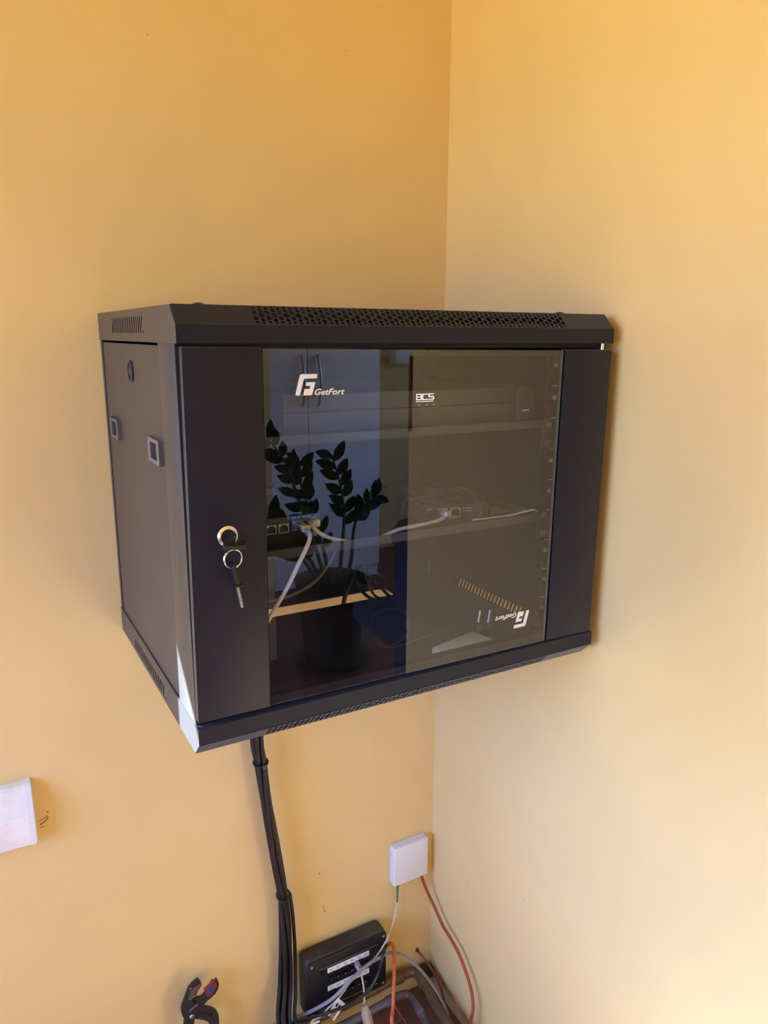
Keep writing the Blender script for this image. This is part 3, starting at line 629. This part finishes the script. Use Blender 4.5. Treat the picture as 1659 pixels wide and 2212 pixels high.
# ---------------------------------------------------------------- black cable bundle under the cabinet
ctr = [(.2050, -.055, .03), (.2060, -.052, -.02), (.2085, -.042, -.12), (0.2113, -0.0300, -0.2423), (0.2167, -0.0300, -0.2918), (0.2234, -0.0300, -0.3602), (0.2352, -0.0300, -0.4533), (0.2452, -0.0300, -0.5305), (0.2522, -0.0300, -0.5876), (0.2554, -0.0300, -0.6497), (0.2549, -0.0300, -0.7203), (0.2514, -0.0300, -0.7965), (0.2382, -0.0520, -0.8644), (.2455, -.078, -.945), (.25, -.085, -.983)]
spread = [1, 1, 1, 1, 1, 1.03, 1.06, 1.03, 1, 1.08, 1.15, 1.25, 1.35, 1.35, 1.35]
offs = [(-.0051, -.0051, .0049), (.0051, -.0051, .0049), (-.0051, .0051, .0048), (.0051, .0051, .0048), (.0003, -.0124, .0034)]
SP = smooth_path(ctr, 6)
for ci, (ox, oy, r) in enumerate(offs):
    pts = []
    for i, p in enumerate(ctr):
        a = .55*math.sin(i*.7); s = spread[i]
        x = ox*math.cos(a)-oy*math.sin(a); y = ox*math.sin(a)+oy*math.cos(a)
        pts.append((p[0]+x*s, p[1]+y*s, p[2]))
    cable('black_cable', pts, r, M_cable, 'black cable in the strapped bundle hanging below the cabinet', 'cable', 'black cables strapped in the bundle')
lp = [(0.2659, -0.0340, -0.5924), (0.2691, -0.0360, -0.6295), (0.2711, -0.0360, -0.6659), (0.2726, -0.0360, -0.7070), (0.2727, -0.0360, -0.7457), (0.2707, -0.0400, -0.7803), (0.2664, -0.0480, -0.8216), (0.2594, -0.0640, -0.8733), (.280, -.085, -.950), (.285, -.092, -.985)]
cable('black_cable', lp, .0036, M_cable, 'black cable bowing out to the right of the bundle below its lower tie')
def tie(c, rx, ry, tilt, label, head):
    t = thing('cable_tie', label, 'cable tie', c); c = Vector(c); bm = BM()
    pts = [c+Vector((rx*math.cos(a), ry*math.sin(a), tilt*rx*math.cos(a))) for a in [2*PI*i/32 for i in range(33)]]
    tube(bm, pts, .001, flat=(.0046, .0012), up=(0, 0, 1), raw=True, caps=False)
    # turn the flat ring so that its width stands vertical
    add('strap', bm, M_black, t)
    bm = BM(); box(bm, c.x+head-.0035, c.x+head+.0035, c.y-ry-.003, c.y-ry+.0015, c.z-.0045, c.z+.0035, .0008, 1); add('tie_head', bm, M_black, t)
tie((0.2175, -0.0300, -0.2930), .0122, .0160, .12, 'black cable tie around the bundle just below the cabinet', .001)
tie((0.2531, -0.0310, -0.5915), .0116, .0160, .22, 'black cable tie around the bundle lower down beside the white wall box', -.010)

# ---------------------------------------------------------------- wall-mounted things
# cable trunking at the left edge
tr = thing('cable_trunking', 'white plastic cable trunking with end cap at the left edge', 'trunking', (-.6, -.015, -.331))
prof = [(0, -.331), (-.020, -.331), (-.0245, -.327), (-.0300, -.2755), (-.0285, -.2700), (-.0175, -.2300), (-.0125, -.2262), (0, -.2250)]
def extr(bm, prof, x0, x1):
    A = [bm.verts.new((x0, y, z)) for y, z in prof]; B = [bm.verts.new((x1, y, z)) for y, z in prof]; n = len(prof)
    for i in range(n): bm.faces.new((A[i], A[(i+1) % n], B[(i+1) % n], B[i]))
    bm.faces.new(A[::-1]); bm.faces.new(B); bmesh.ops.recalc_face_normals(bm, faces=bm.faces)
bm = BM(); extr(bm, prof, -.47, -.1685); add('duct', bm, M_trunk, tr, smooth=False)
cp = [(0, -.3325), (-.0205, -.3325), (-.0258, -.3278), (-.0312, -.2755), (-.0297, -.2692), (-.0185, -.2288), (-.0130, -.2245), (0, -.2235)]
bm = BM(); extr(bm, cp, -.1700, -.1590); bmesh.ops.bevel(bm, geom=[e for e in bm.edges if all(abs(v.co.x+.1590) < 1e-5 for v in e.verts)], offset=.0018, segments=2, affect='EDGES'); add('end_cap', bm, M_white, tr, angle=25)
# fibre wall box
fb = thing('wall_socket_box', 'square white fibre outlet box on the wall near the corner', 'outlet box', (.5542, -.01, -.690))
bm = BM(); box(bm, .5113, .5972, -.0205, -.006, -.6890, -.5960, .0022, 3); add('cover', bm, M_white, fb)
bm = BM(); box(bm, .5120, .5965, -.0062, 0, -.6883, -.5967, .0006, 1); add('back_plate', bm, M_white, fb)
for z in (-.613, -.617):
    bm = BM(); box(bm, .5108, .5120, -.0105, -.0068, z-.0006, z+.0006); add('vent_slot', bm, M_greyprint, fb, smooth=False)
G = (0.5251, -0.0120, -0.6983); G2 = (0.5232, -0.0140, -0.7350)
fc = cable('fibre_patch_cable', [(0.5232, -0.0140, -0.7326), (0.5187, -0.0160, -0.7577), (0.5055, -0.0240, -0.7810), (0.4818, -0.0480, -0.7784), (0.4593, -0.0540, -0.7988), (0.4293, -0.0680, -0.8019), (0.4042, -0.0700, -0.8135), (0.3764, -0.0760, -0.8187), (0.3498, -0.0780, -0.8414), (0.3248, -0.0800, -0.8529), (0.3079, -0.0760, -0.8695), (0.2864, -0.0780, -0.8790), (.305, -.085, -.98)], .0019, M_ivory, 'thin ivory fibre cable with a green connector below the white wall box')
bm = BM(); a, b = Vector((G[0], -.012, -.6895)), Vector(G2); tube(bm, [a+Vector((0, 0, .004)), a, a.lerp(b, .25), a.lerp(b, .3), b], lambda t: .0048 if t < .3 else .0034-.0012*t, seg=12, n=4); add('connector_boot', bm, M_green, fc, label='green connector boot')
oc = cable('orange_cable', [(0.5858, -0.0120, -0.6883), (0.5878, -0.0130, -0.7015), (0.5968, -0.0220, -0.7346), (0.6014, -0.0450, -0.7589), (0.6030, -0.0766, -0.7830), (0.6030, -0.1013, -0.7900), (0.6030, -0.1372, -0.8042), (0.6020, -0.1649, -0.8255), (0.6000, -0.1887, -0.8506), (0.5970, -0.2005, -0.8731), (0.5920, -0.2059, -0.8900), (0.5900, -0.2029, -0.9187), (.578, -.215, -.985)], .0034, M_orange, 'dark orange cable bowing down from the white wall box along the right wall')

# ---------------------------------------------------------------- low in the corner
ptc = thing('patch_box', 'dusty black patch panel box with white label strips low on the wall', 'patch box', (.386, -.02, -.907))
BX0, BX1, BZ0, BZ1, BY = .2925, .4800, -.9060, -.7640, -.0445
bm = BM(); box(bm, BX0, BX1, BY+.003, -.0005, BZ0, BZ1, .010, 3); add('housing', bm, M_dustybox, ptc)
bm = BM(); box(bm, BX0+.004, BX1-.001, BY, BY+.004, BZ0+.001, BZ1-.004, .003, 2); fp = add('front_plate', bm, M_panel, ptc)
FY = BY-.0002
for x, z in ((BX0+.0125, BZ1-.0135), (BX1-.0085, BZ1-.0125), (BX1-.0085, BZ0+.010), (BX0+.0125, BZ0+.010)):
    bm = BM(); lathe(bm, (x, FY+.0004, z), (0, -1, 0), [(0, .0030), (.0008, .0030), (.0012, .0022), (.0005, .0008)], 16); add('corner_screw', bm, M_steel, fp)
for z in (BZ1-.0270, BZ0+.0150):
    bm = BM(); box(bm, BX0+.028, BX1-.022, FY-.0004, FY+.0004, z-.0006, z+.0006); add('groove_line', bm, M_darkgreycable, fp, smooth=False)
for x, z in ((.328, -.800), (.328, -.836), (.328, -.850), (.4560, -.800), (.4560, -.842)):
    bm = BM(); lathe(bm, (x, FY+.0004, z), (0, -1, 0), [(0, .0046), (.0018, .0046), (.0018, .0034), (.0004, .0032)], 20); add('round_plug', bm, M_black, fp)
for r, (zt, sp) in enumerate(((-.7955, -.822), (-.8400, -.8665))):
    for i in range(6):
        x = .3395+.0162*i
        if r == 1 and i == 5: pass
        bm = BM(); dz = -.0008 if i % 2 else 0
        box(bm, x, x+.0159, FY-.0008, FY+.0002, zt-.0112+dz, zt); lab = add('label_card', bm, M_paper, fp, smooth=False)
        bm = BM()
        for q in range(2): box(bm, x+.004, x+.0115, FY-.0010, FY-.0007, zt-.0045-.003*q, zt-.0035-.003*q)
        add('label_lettering', bm, M_darkgreycable, fp, smooth=False)
        bm = BM(); rj45(bm, x+.008, zt-.0255, FY, .0128, .0120, .0009); bmesh.ops.recalc_face_normals(bm, faces=bm.faces); add('network_port', bm, M_black, fp, smooth=False)
        bm = BM(); put(bm, text_vf('%d' % (i+1), .0040, .0003, align='CENTER'), (x+.008, FY-.0004, zt-.0325), XA, ZA); add('port_number', bm, M_print, fp, smooth=False)
wc = cable('short_patch_lead', [(0.4060, -0.0500, -0.8131), (0.3998, -0.0660, -0.8057), (0.4010, -0.0760, -0.8137), (0.4022, -0.0820, -0.8274), (0.4011, -0.0880, -0.8422), (0.3985, -0.0950, -0.8576), (0.3931, -0.1050, -0.8733)], .0019, M_ivory, 'short ivory lead plugged into the black patch box, ending in a beige coupler')
pp = Vector((0.4054, -0.0500, -0.8129)); bm = BM(); box(bm, pp.x-.0055, pp.x+.0055, pp.y-.012, pp.y+.008, pp.z-.004, pp.z+.004, .001, 1); add('cable_plug', bm, M_clear, wc)
a, b = Vector((0.3931, -0.1050, -0.8595)), Vector((.402, -.155, -.985))
bm = BM(); tube(bm, [a, a.lerp(b, .06), a.lerp(b, .15), a.lerp(b, .5), b], lambda t: .0060+.0045*min(1, t*2.2), seg=8, n=3, up=(1, 0, 0)); add('coupler', bm, M_beige, wc, label='beige plastic coupler on the lead')
cable('flat_cable', [(.601, -.158, -.990), (0.5864, -0.1400, -0.9784), (0.5795, -0.1340, -0.9462), (0.5661, -0.1280, -0.9105), (0.5522, -0.1210, -0.8791), (0.5314, -0.1120, -0.8412), (0.5118, -0.0960, -0.8157), (0.4965, -0.0800, -0.8061), (0.4800, -0.0750, -0.7967), (0.4665, -0.0730, -0.7944), (0.4492, -0.0730, -0.7950), (0.4173, -0.0780, -0.7934), (0.3734, -0.0820, -0.8082), (0.3480, -0.0820, -0.8243), (0.3259, -0.0780, -0.8394), (0.2949, -0.0560, -0.8689), (0.2664, -0.0240, -0.9026), (0.2280, -0.0180, -0.9053), (0.1971, -0.0200, -0.9143)], .003, M_flat, 'flat grey cable arching across the black patch box and over the pipes', flat=(.0072, .0032), up=(0, 0, 1))
cable('black_lead', [(0.4740, -0.0480, -0.8071), (0.4478, -0.0880, -0.7684), (0.4378, -0.0980, -0.7758), (0.4297, -0.0990, -0.8007), (0.4141, -0.1020, -0.8212), (0.3947, -0.1040, -0.8331), (0.3551, -0.1010, -0.8440), (0.3165, -0.0970, -0.8440), (0.2824, -0.0660, -0.8712), (0.2673, -0.0260, -0.9129), (0.2362, -0.0220, -0.9186)], .0033, M_cable, 'black lead looping across the lower right of the patch box front')
cable('black_lead', [(0.3761, -0.0780, -0.8687), (0.3305, -0.0720, -0.8668), (0.3172, -0.0670, -0.8725), (0.3081, -0.0660, -0.8837), (.318, -.070, -.95)], .0030, M_cable, 'second black lead under the patch box running to the bundle')
ob = cable('orange_cable', [(0.4844, -0.0300, -0.8221), (0.4855, -0.0400, -0.8084), (0.4865, -0.0500, -0.7964), (0.4835, -0.0660, -0.7906), (0.4718, -0.0900, -0.7918), (0.4510, -0.1250, -0.8100), (0.4311, -0.1550, -0.8418), (0.4180, -0.1750, -0.8565), (.425, -.20, -.985)], .0036, M_orange2, 'bright orange cable hanging straight down in front of the patch box right side')
cable('orange_cable', [(0.5947, 0.0120, -0.9144), (0.5863, -0.0040, -0.9022), (0.5876, -0.0140, -0.9032), (0.5969, -0.0250, -0.9186), (0.6055, -0.0380, -0.9374), (0.6097, -0.0550, -0.9518), (0.6038, -0.0800, -0.9567), (0.5917, -0.1100, -0.9609), (0.5765, -0.1400, -0.9707), (.573, -.17, -.985)], .0030, M_redcable, 'dusty red-orange cable coming out of the drilled hole in the corner')
cable('thin_red_wire', [(0.4293, -0.1650, -0.8226), (0.4373, -0.1600, -0.8404), (0.4503, -0.1550, -0.8701), (0.4608, -0.1600, -0.8939), (.47, -.18, -.985)], .0014, M_redcable, 'thin red wire slanting down beside the bright orange cable')
cable('ivory_cord', [(0.2933, -0.1040, -0.8464), (0.2754, -0.1040, -0.8447), (0.2442, -0.1040, -0.8400), (0.2121, -0.1000, -0.8440)], .0022, M_ivory, 'pale cord on the floor between the bundle and the paper tag')
# paper tag
tg = [Vector((0.3419, -0.0880, -0.8293)), Vector((0.3584, -0.0880, -0.8532)), Vector((0.3311, -0.0900, -0.8788)), Vector((0.3169, -0.0900, -0.8553))]
bm = BM(); f = bm.faces.new([bm.verts.new(p) for p in tg]); bm.normal_update(); bmesh.ops.solidify(bm, geom=[f], thickness=.0004)
tago = add('paper_tag', bm, M_paper, None, 'white paper tag with a barcode tied to the cables under the patch box', 'tag', smooth=False)
tx = (tg[1]-tg[0]).normalized(); ty = (tg[3]-tg[0]).normalized(); tn = tx.cross(ty).normalized()
if tn.y > 0: tn = -tn
bm = BM(); tw = (tg[1]-tg[0]).length; tl = (tg[3]-tg[0]).length
def tq(u0, u1, v0, v1):
    q = [tg[0]+tx*u+ty*v+tn*.0006 for u, v in ((u0, v0), (u1, v0), (u1, v1), (u0, v1))]; bm.faces.new([bm.verts.new(p) for p in q])
v = tl*.60
for i in range(11): w_ = (.0009, .0005, .0013)[i % 3]; tq(tw*.25, tw*.75, v, v+w_); v += w_+.0006
for i in range(2): tq(tw*(.2+.3*i), tw*(.38+.3*i), tl*.22, tl*.42)
bmesh.ops.solidify(bm, geom=bm.faces[:], thickness=.0001); add('barcode', bm, M_black, tago, smooth=False)
# heating pipes
def pipe(name, pts, r, m, label, collars=()):
    t = thing(name, label, 'pipe', (pts[len(pts)//2][0], pts[len(pts)//2][1], pts[len(pts)//2][2]-r))
    bm = BM(); tube(bm, pts, r, seg=16, n=5, up=(0, 0, 1)); add('pipe_run', bm, m, t)
    for a, b, rr in collars: bm = BM(); a = Vector(a); b = Vector(b); d = (b-a); lathe(bm, a, d, [(0, r), (d.length*.1, rr), (d.length*.9, rr), (d.length, r)], 16); add('pipe_fitting', bm, m, t)
    return t
pipe('heating_pipe', [(-1.95, -.020, -.936), (-.8, -.020, -.936), (.30, -.020, -.935), (.50, -.019, -.931), (.548, -.019, -.931), (.562, -.023, -.931), (.568, -.036, -.931), (.567, -.075, -.932), (.5585, -.150, -.934), (.552, -.45, -.936), (.55, -1.01, -.938)], .0105, M_brownpipe, 'brown painted heating pipe along the wall turning the corner, nearer the wall', [((.512, -.019, -.931), (.535, -.019, -.931), .0135), ((.568, -.050, -.9315), (.5665, -.066, -.932), .0132)])
pipe('heating_pipe', [(-1.95, -.046, -.958), (-.8, -.046, -.958), (.30, -.046, -.956), (.46, -.045, -.953), (.510, -.045, -.952), (.528, -.049, -.952), (.5355, -.062, -.952), (.5345, -.10, -.953), (.5285, -.165, -.954), (.520, -.45, -.957), (.518, -1.01, -.958)], .0088, M_greypipe, 'grey painted heating pipe in front of the brown one at the corner', [((.478, -.045, -.9525), (.500, -.045, -.952), .0112), ((.535, -.088, -.953), (.5335, -.106, -.953), .0108)])
bm = BM(); box(bm, .590, .612, -.022, -.004, -.9480, -.9410, .0012, 1); box(bm, .594, .618, -.022, -.001, -.972, -.947, .001, 1); add('pipe_bracket', bm, M_recorder, None, 'small dark bracket in the corner behind the pipe elbow', 'bracket')

# ---------------------------------------------------------------- spring clamp by the skirting pipe
cl = thing('spring_clamp', 'black plastic spring clamp with red and blue jaw pads at the bottom edge', 'clamp', (.085, -.032, -.925))
CO = Vector((.0410, -.032, -.6965)); CK = .000905   # one unit of outline = one thousandth of the drawing below
def cp2(bm, outline, holes, y0, y1, mi=0, bev=0):
    V = plate(bm, outline, holes, 1.0, (CO.x, (y0+y1)/2, CO.z), (1, 0, 0), (0, 0, 1), mi)
    for v in V: v.co.y = (y0+y1)/2+(v.co.y-(y0+y1)/2)*(y1-y0)
def cpx(pts): return [(PX2[0], PX2[1]) for PX2 in pts]
left_jaw = [(0.0363, -0.0003),(0.0385, -0.0025),(0.0400, -0.0080),(0.0409, -0.0126),(0.0356, -0.0148),(0.0268, -0.0271),(0.0242, -0.0320),(0.0229, -0.0404),(0.0246, -0.0469),(0.0300, -0.0545),(0.0257, -0.0593),(0.0214, -0.0634),(0.0255, -0.0726),(0.0262, -0.0814),(0.0246, -0.0905),(0.0229, -0.0995),(0.0215, -0.1130),(0.0155, -0.1948),(0.0046, -0.1885),(0.0030, -0.1029),(0.0072, -0.0756),(0.0034, -0.0659),(0.0021, -0.0533),(0.0041, -0.0433),(0.0093, -0.0327),(0.0139, -0.0219),(0.0184, -0.0118),(0.0257, -0.0051)]
right_jaw = [(0.0720, -0.0207),(0.0739, -0.0234),(0.0759, -0.0328),(0.0736, -0.0423),(0.0679, -0.0507),(0.0599, -0.0558),(0.0508, -0.0603),(0.0465, -0.0631),(0.0427, -0.0682),(0.0530, -0.0756),(0.0615, -0.0829),(0.0683, -0.0922),(0.0715, -0.1011),(0.0722, -0.1115),(0.0716, -0.1256),(0.0709, -0.1398),(0.0635, -0.2078),(0.0532, -0.2056),(0.0550, -0.1312),(0.0546, -0.1151),(0.0497, -0.1060),(0.0429, -0.0988),(0.0327, -0.0913),(0.0237, -0.0857),(0.0188, -0.0789),(0.0165, -0.0679),(0.0207, -0.0546),(0.0259, -0.0447),(0.0340, -0.0437),(0.0397, -0.0462),(0.0445, -0.0451),(0.0482, -0.0407),(0.0522, -0.0441),(0.0607, -0.0386),(0.0658, -0.0320),(0.0686, -0.0229)]
bm = BM(); cp2(bm, left_jaw, [], -.0400, -.0340); bmesh.ops.recalc_face_normals(bm, faces=bm.faces); add('clamp_arm', bm, M_clamp, cl, smooth=False)
bm = BM(); cp2(bm, right_jaw, [[(0.0342, -0.0740),(0.0496, -0.0838),(0.0610, -0.0941),(0.0591, -0.0967),(0.0471, -0.0871),(0.0326, -0.0763)]], -.0375, -.0310); bmesh.ops.recalc_face_normals(bm, faces=bm.faces); add('clamp_arm', bm, M_clamp, cl, smooth=False)
bm = BM(); cp2(bm, [(0.0398, -0.0114),(0.0353, -0.0189),(0.0292, -0.0255),(0.0254, -0.0326),(0.0227, -0.0393),(0.0157, -0.0357),(0.0176, -0.0280),(0.0226, -0.0194),(0.0298, -0.0140)], [], -.0406, -.0398); bmesh.ops.recalc_face_normals(bm, faces=bm.faces); add('grip_inlay', bm, M_clampgrey, cl, smooth=False)
bm = BM(); cp2(bm, [(0.0394, -0.0071),(0.0416, -0.0095),(0.0426, -0.0149),(0.0411, -0.0197),(0.0362, -0.0242),(0.0323, -0.0333),(0.0310, -0.0345),(0.0250, -0.0331),(0.0292, -0.0255),(0.0353, -0.0189)], [], -.0395, -.0330); bmesh.ops.recalc_face_normals(bm, faces=bm.faces); add('jaw_pad', bm, M_red, cl, smooth=False, label='red rubber pad of the left jaw')
bm = BM(); cp2(bm, [(0.0628, -0.0203),(0.0697, -0.0234),(0.0708, -0.0324),(0.0633, -0.0456),(0.0519, -0.0489),(0.0488, -0.0417),(0.0477, -0.0341),(0.0522, -0.0315),(0.0583, -0.0276)], [], -.0395, -.0315); bmesh.ops.recalc_face_normals(bm, faces=bm.faces); add('jaw_pad', bm, M_red, cl, smooth=False, label='red rubber pad of the right jaw')
bm = BM(); cp2(bm, [(0.0620, -0.0245),(0.0648, -0.0329),(0.0630, -0.0405),(0.0528, -0.0444),(0.0500, -0.0353),(0.0558, -0.0312)], [], -.0402, -.0390); bmesh.ops.recalc_face_normals(bm, faces=bm.faces); add('pad_insert', bm, M_blue, cl, smooth=False, label='blue insert of the right jaw pad')
bm = BM(); q = (0.0208, -0.0747); lathe(bm, (CO.x+q[0], -.0398, CO.z+q[1]), (0, -1, 0), [(0, .0052), (.003, .0052), (.0042, .004), (.0042, .001)], 6); add('pivot_bolt', bm, M_steel, cl)
bm = BM(); q = (0.0219, -0.0142); lathe(bm, (CO.x+q[0], -.0398, CO.z+q[1]), (0, -1, 0), [(0, .0022), (.001, .002), (.001, .0005)], 12); add('rivet', bm, M_steel, cl)
bm = BM(); a, b = (0.0335, -0.0542), (0.0168, -0.0624); tube(bm, [(CO.x+a[0], -.0400, CO.z+a[1]), (CO.x+b[0], -.0400, CO.z+b[1])], .0020, seg=8, raw=True); q=(0.0291, -0.0488); box(bm, CO.x+q[0]-.004, CO.x+q[0]+.004, -.0382, -.0372, CO.z+q[1]-.003, CO.z+q[1]+.003, mi=1); add('clamp_spring', bm, [M_clampgrey, M_hole], cl)

# ---------------------------------------------------------------- what the glass mirrors, further back in the room
wd = thing('wardrobe', 'tall white two-door wardrobe seen mirrored in the glass door', 'wardrobe', (1.53, -3.85, FZ))
bm = BM(); box(bm, 1.06, 2.000, -4.14, -3.625, FZ, .95, .002, 1); add('carcass', bm, M_wardrobe, wd)
for x0, x1, hx in ((1.062, 1.5305, 1.497), (1.5355, 1.999, 1.594)):
    bm = BM(); box(bm, x0, x1, -3.623, -3.605, FZ+.08, .948, .002, 1); d = add('wardrobe_door', bm, M_wardrobe, wd)
    bm = BM(); tube(bm, [(hx, -3.605, .36), (hx, -3.618+.03, .345), (hx, -3.560, .22), (hx, -3.588, .095), (hx, -3.605, .08)], .008, seg=10); add('door_handle', bm, M_steel, d)
bm = BM(); box(bm, 2.37, 2.575, -4.149, -4.05, .285, .62, .006, 2); add('wall_unit', bm, M_wardrobe, None, 'white box fixed high on the back wall beside the wardrobe', 'wall unit')
bm = BM(); box(bm, XR-.0045, XR-.0005, -1.0135, -1.0045, .277, .432, .0015, 2); add('hanging_strap', bm, M_darkred, None, 'dark red strap hanging at the free end of the right wall', 'strap')
# potted plant
pz0 = Vector((1.19, -2.60, FZ))
pt = thing('potted_plant', 'tall dark green plant with glossy leaflets in a black floor pot', 'plant', pz0)
bm = BM(); lathe(bm, pz0, ZA, [(0, .13), (.012, .165), (.03, .17), (.04, .13), (.06, .125), (.38, .165), (.40, .170), (.40, .158), (.37, .155)], 32); add('pot', bm, M_black, pt)
bm = BM(); lathe(bm, pz0+Vector((0, 0, .36)), ZA, [(0, .15), (.008, .13), (.012, .05)], 20); add('soil', bm, M_soil, pt)
def leaf(bm, p, d, n, L, w):
    d = d.normalized(); s = d.cross(n).normalized(); n = s.cross(d); rows = []
    for t, k in ((0, .06), (.2, .7), (.45, 1.0), (.7, .8), (.9, .35), (1, .02)):
        c = p+d*(L*t)-n*(L*.12*t*t); rows.append((bm.verts.new(c-s*w*k/2+n*.006*k), bm.verts.new(c), bm.verts.new(c+s*w*k/2+n*.006*k)))
    for a, b in zip(rows[:-1], rows[1:]): bm.faces.new((a[0], a[1], b[1], b[0])); bm.faces.new((a[1], a[2], b[2], b[1]))
def stem(pts, leaf_from, n, L):
    P = smooth_path(pts, 8); bm = BM(); tube(bm, P, lambda t: .010-.006*t, seg=8, raw=True); st = add('stem', bm, M_leaf, pt)
    lf = None
    for i in range(n):
        t = leaf_from+(1-leaf_from)*i/(n-1); k = min(int(t*(len(P)-1)), len(P)-2); p = P[k]; d = (P[k+1]-P[k]).normalized()
        s = d.cross(Vector((0, 1, 0))).normalized(); sd = 1 if i % 2 else -1
        bm = BM(); leaf(bm, p, d*.75+s*sd*.8+Vector((0, random.uniform(-.3, .3), 0)), Vector((0, 1, .2)), L*random.uniform(.85, 1.1), L*.48); bmesh.ops.solidify(bm, geom=bm.faces[:], thickness=.0012)
        add('leaf', bm, M_leaf, st)
b0 = pz0+Vector((0, 0, .37))
stem([b0+Vector((-.03, .02, 0)), (1.10, -2.60, -.40), (1.03, -2.60, -.20), (.985, -2.60, -.06), (.90, -2.60, .06)], .3, 17, .085)
stem([b0+Vector((-.01, 0, 0)), (1.15, -2.60, -.45), (1.09, -2.60, -.28), (1.05, -2.60, -.15), (1.045, -2.60, -.05)], .25, 14, .090)
stem([b0+Vector((.03, .01, 0)), (1.245, -2.60, -.45), (1.255, -2.60, -.30), (1.235, -2.60, -.16), (1.195, -2.60, -.035)], .42, 12, .10)
stem([b0+Vector((.06, .01, 0)), (1.29, -2.60, -.52), (1.305, -2.60, -.38), (1.35, -2.60, -.29), (1.43, -2.60, -.235)], .62, 10, .085)
stem([b0+Vector((-.05, -.01, 0)), (1.06, -2.60, -.50), (.97, -2.60, -.38), (.90, -2.60, -.28)], .4, 11, .11)
stem([b0+Vector((-.03, -.03, 0)), (1.09, -2.62, -.50), (1.0, -2.62, -.42), (.91, -2.62, -.40)], .35, 10, .11)
# office chair with a navy jacket
oc_ = thing('office_chair', 'dark office chair draped with a navy jacket seen mirrored in the glass', 'chair', (1.22, -1.80, FZ))
bm = BM(); box(bm, 1.00, 1.46, -2.05, -1.61, -.58, -.48, .04, 3); add('seat', bm, M_jacket, oc_)
bm = BM(); box(bm, .995, 1.46, -1.67, -1.59, -.55, -.13, .035, 3); add('backrest', bm, M_jacket, oc_)
bm = BM()
bmesh.ops.create_icosphere(bm, subdivisions=3, radius=1.0)
for v in bm.verts: v.co = Vector((1.20, -1.65, -.15))+Vector((v.co.x*.25, v.co.y*.10, v.co.z*.075*(1+.25*math.sin(v.co.x*5))))
add('jacket', bm, M_jacket, oc_)
bm = BM(); box(bm, .985, 1.47, -1.71, -1.55, -.72, -.17, .03, 3); add('jacket_body', bm, M_jacket, oc_)
bm = BM(); cyl(bm, (1.23, -1.82, FZ+.08), (1.23, -1.82, -.57), .028); add('gas_lift', bm, M_black, oc_)
for i in range(5):
    a = 2*PI*i/5+.3; e = Vector((1.23+.30*math.cos(a), -1.82+.30*math.sin(a), FZ+.06)); bm = BM(); tube(bm, [(1.23, -1.82, FZ+.10), e], .02, seg=8, raw=True); add('base_leg', bm, M_black, oc_)
    bm = BM(); cyl(bm, e+Vector((0, -.012, -.03)), e+Vector((0, .012, -.03)), .03); add('castor', bm, M_black, oc_)
# unseen white table, added to bounce sun up onto the lower right wall
st_ = thing('bounce_table', 'white bounce table added below the view to brighten the lower right wall', 'table', (.47, -.88, FZ))
bm = BM(); box(bm, .39, .600, -.950, -.785, -.738, -.720, .002, 1); add('bounce_top', bm, M_white, st_)
for x in (.405, .470):
    for y in (-.935, -.800):
        bm = BM(); box(bm, x-.009, x+.009, y-.009, y+.009, FZ+.0005, -.738, .001, 1); add('leg', bm, M_darkgreycable, st_)
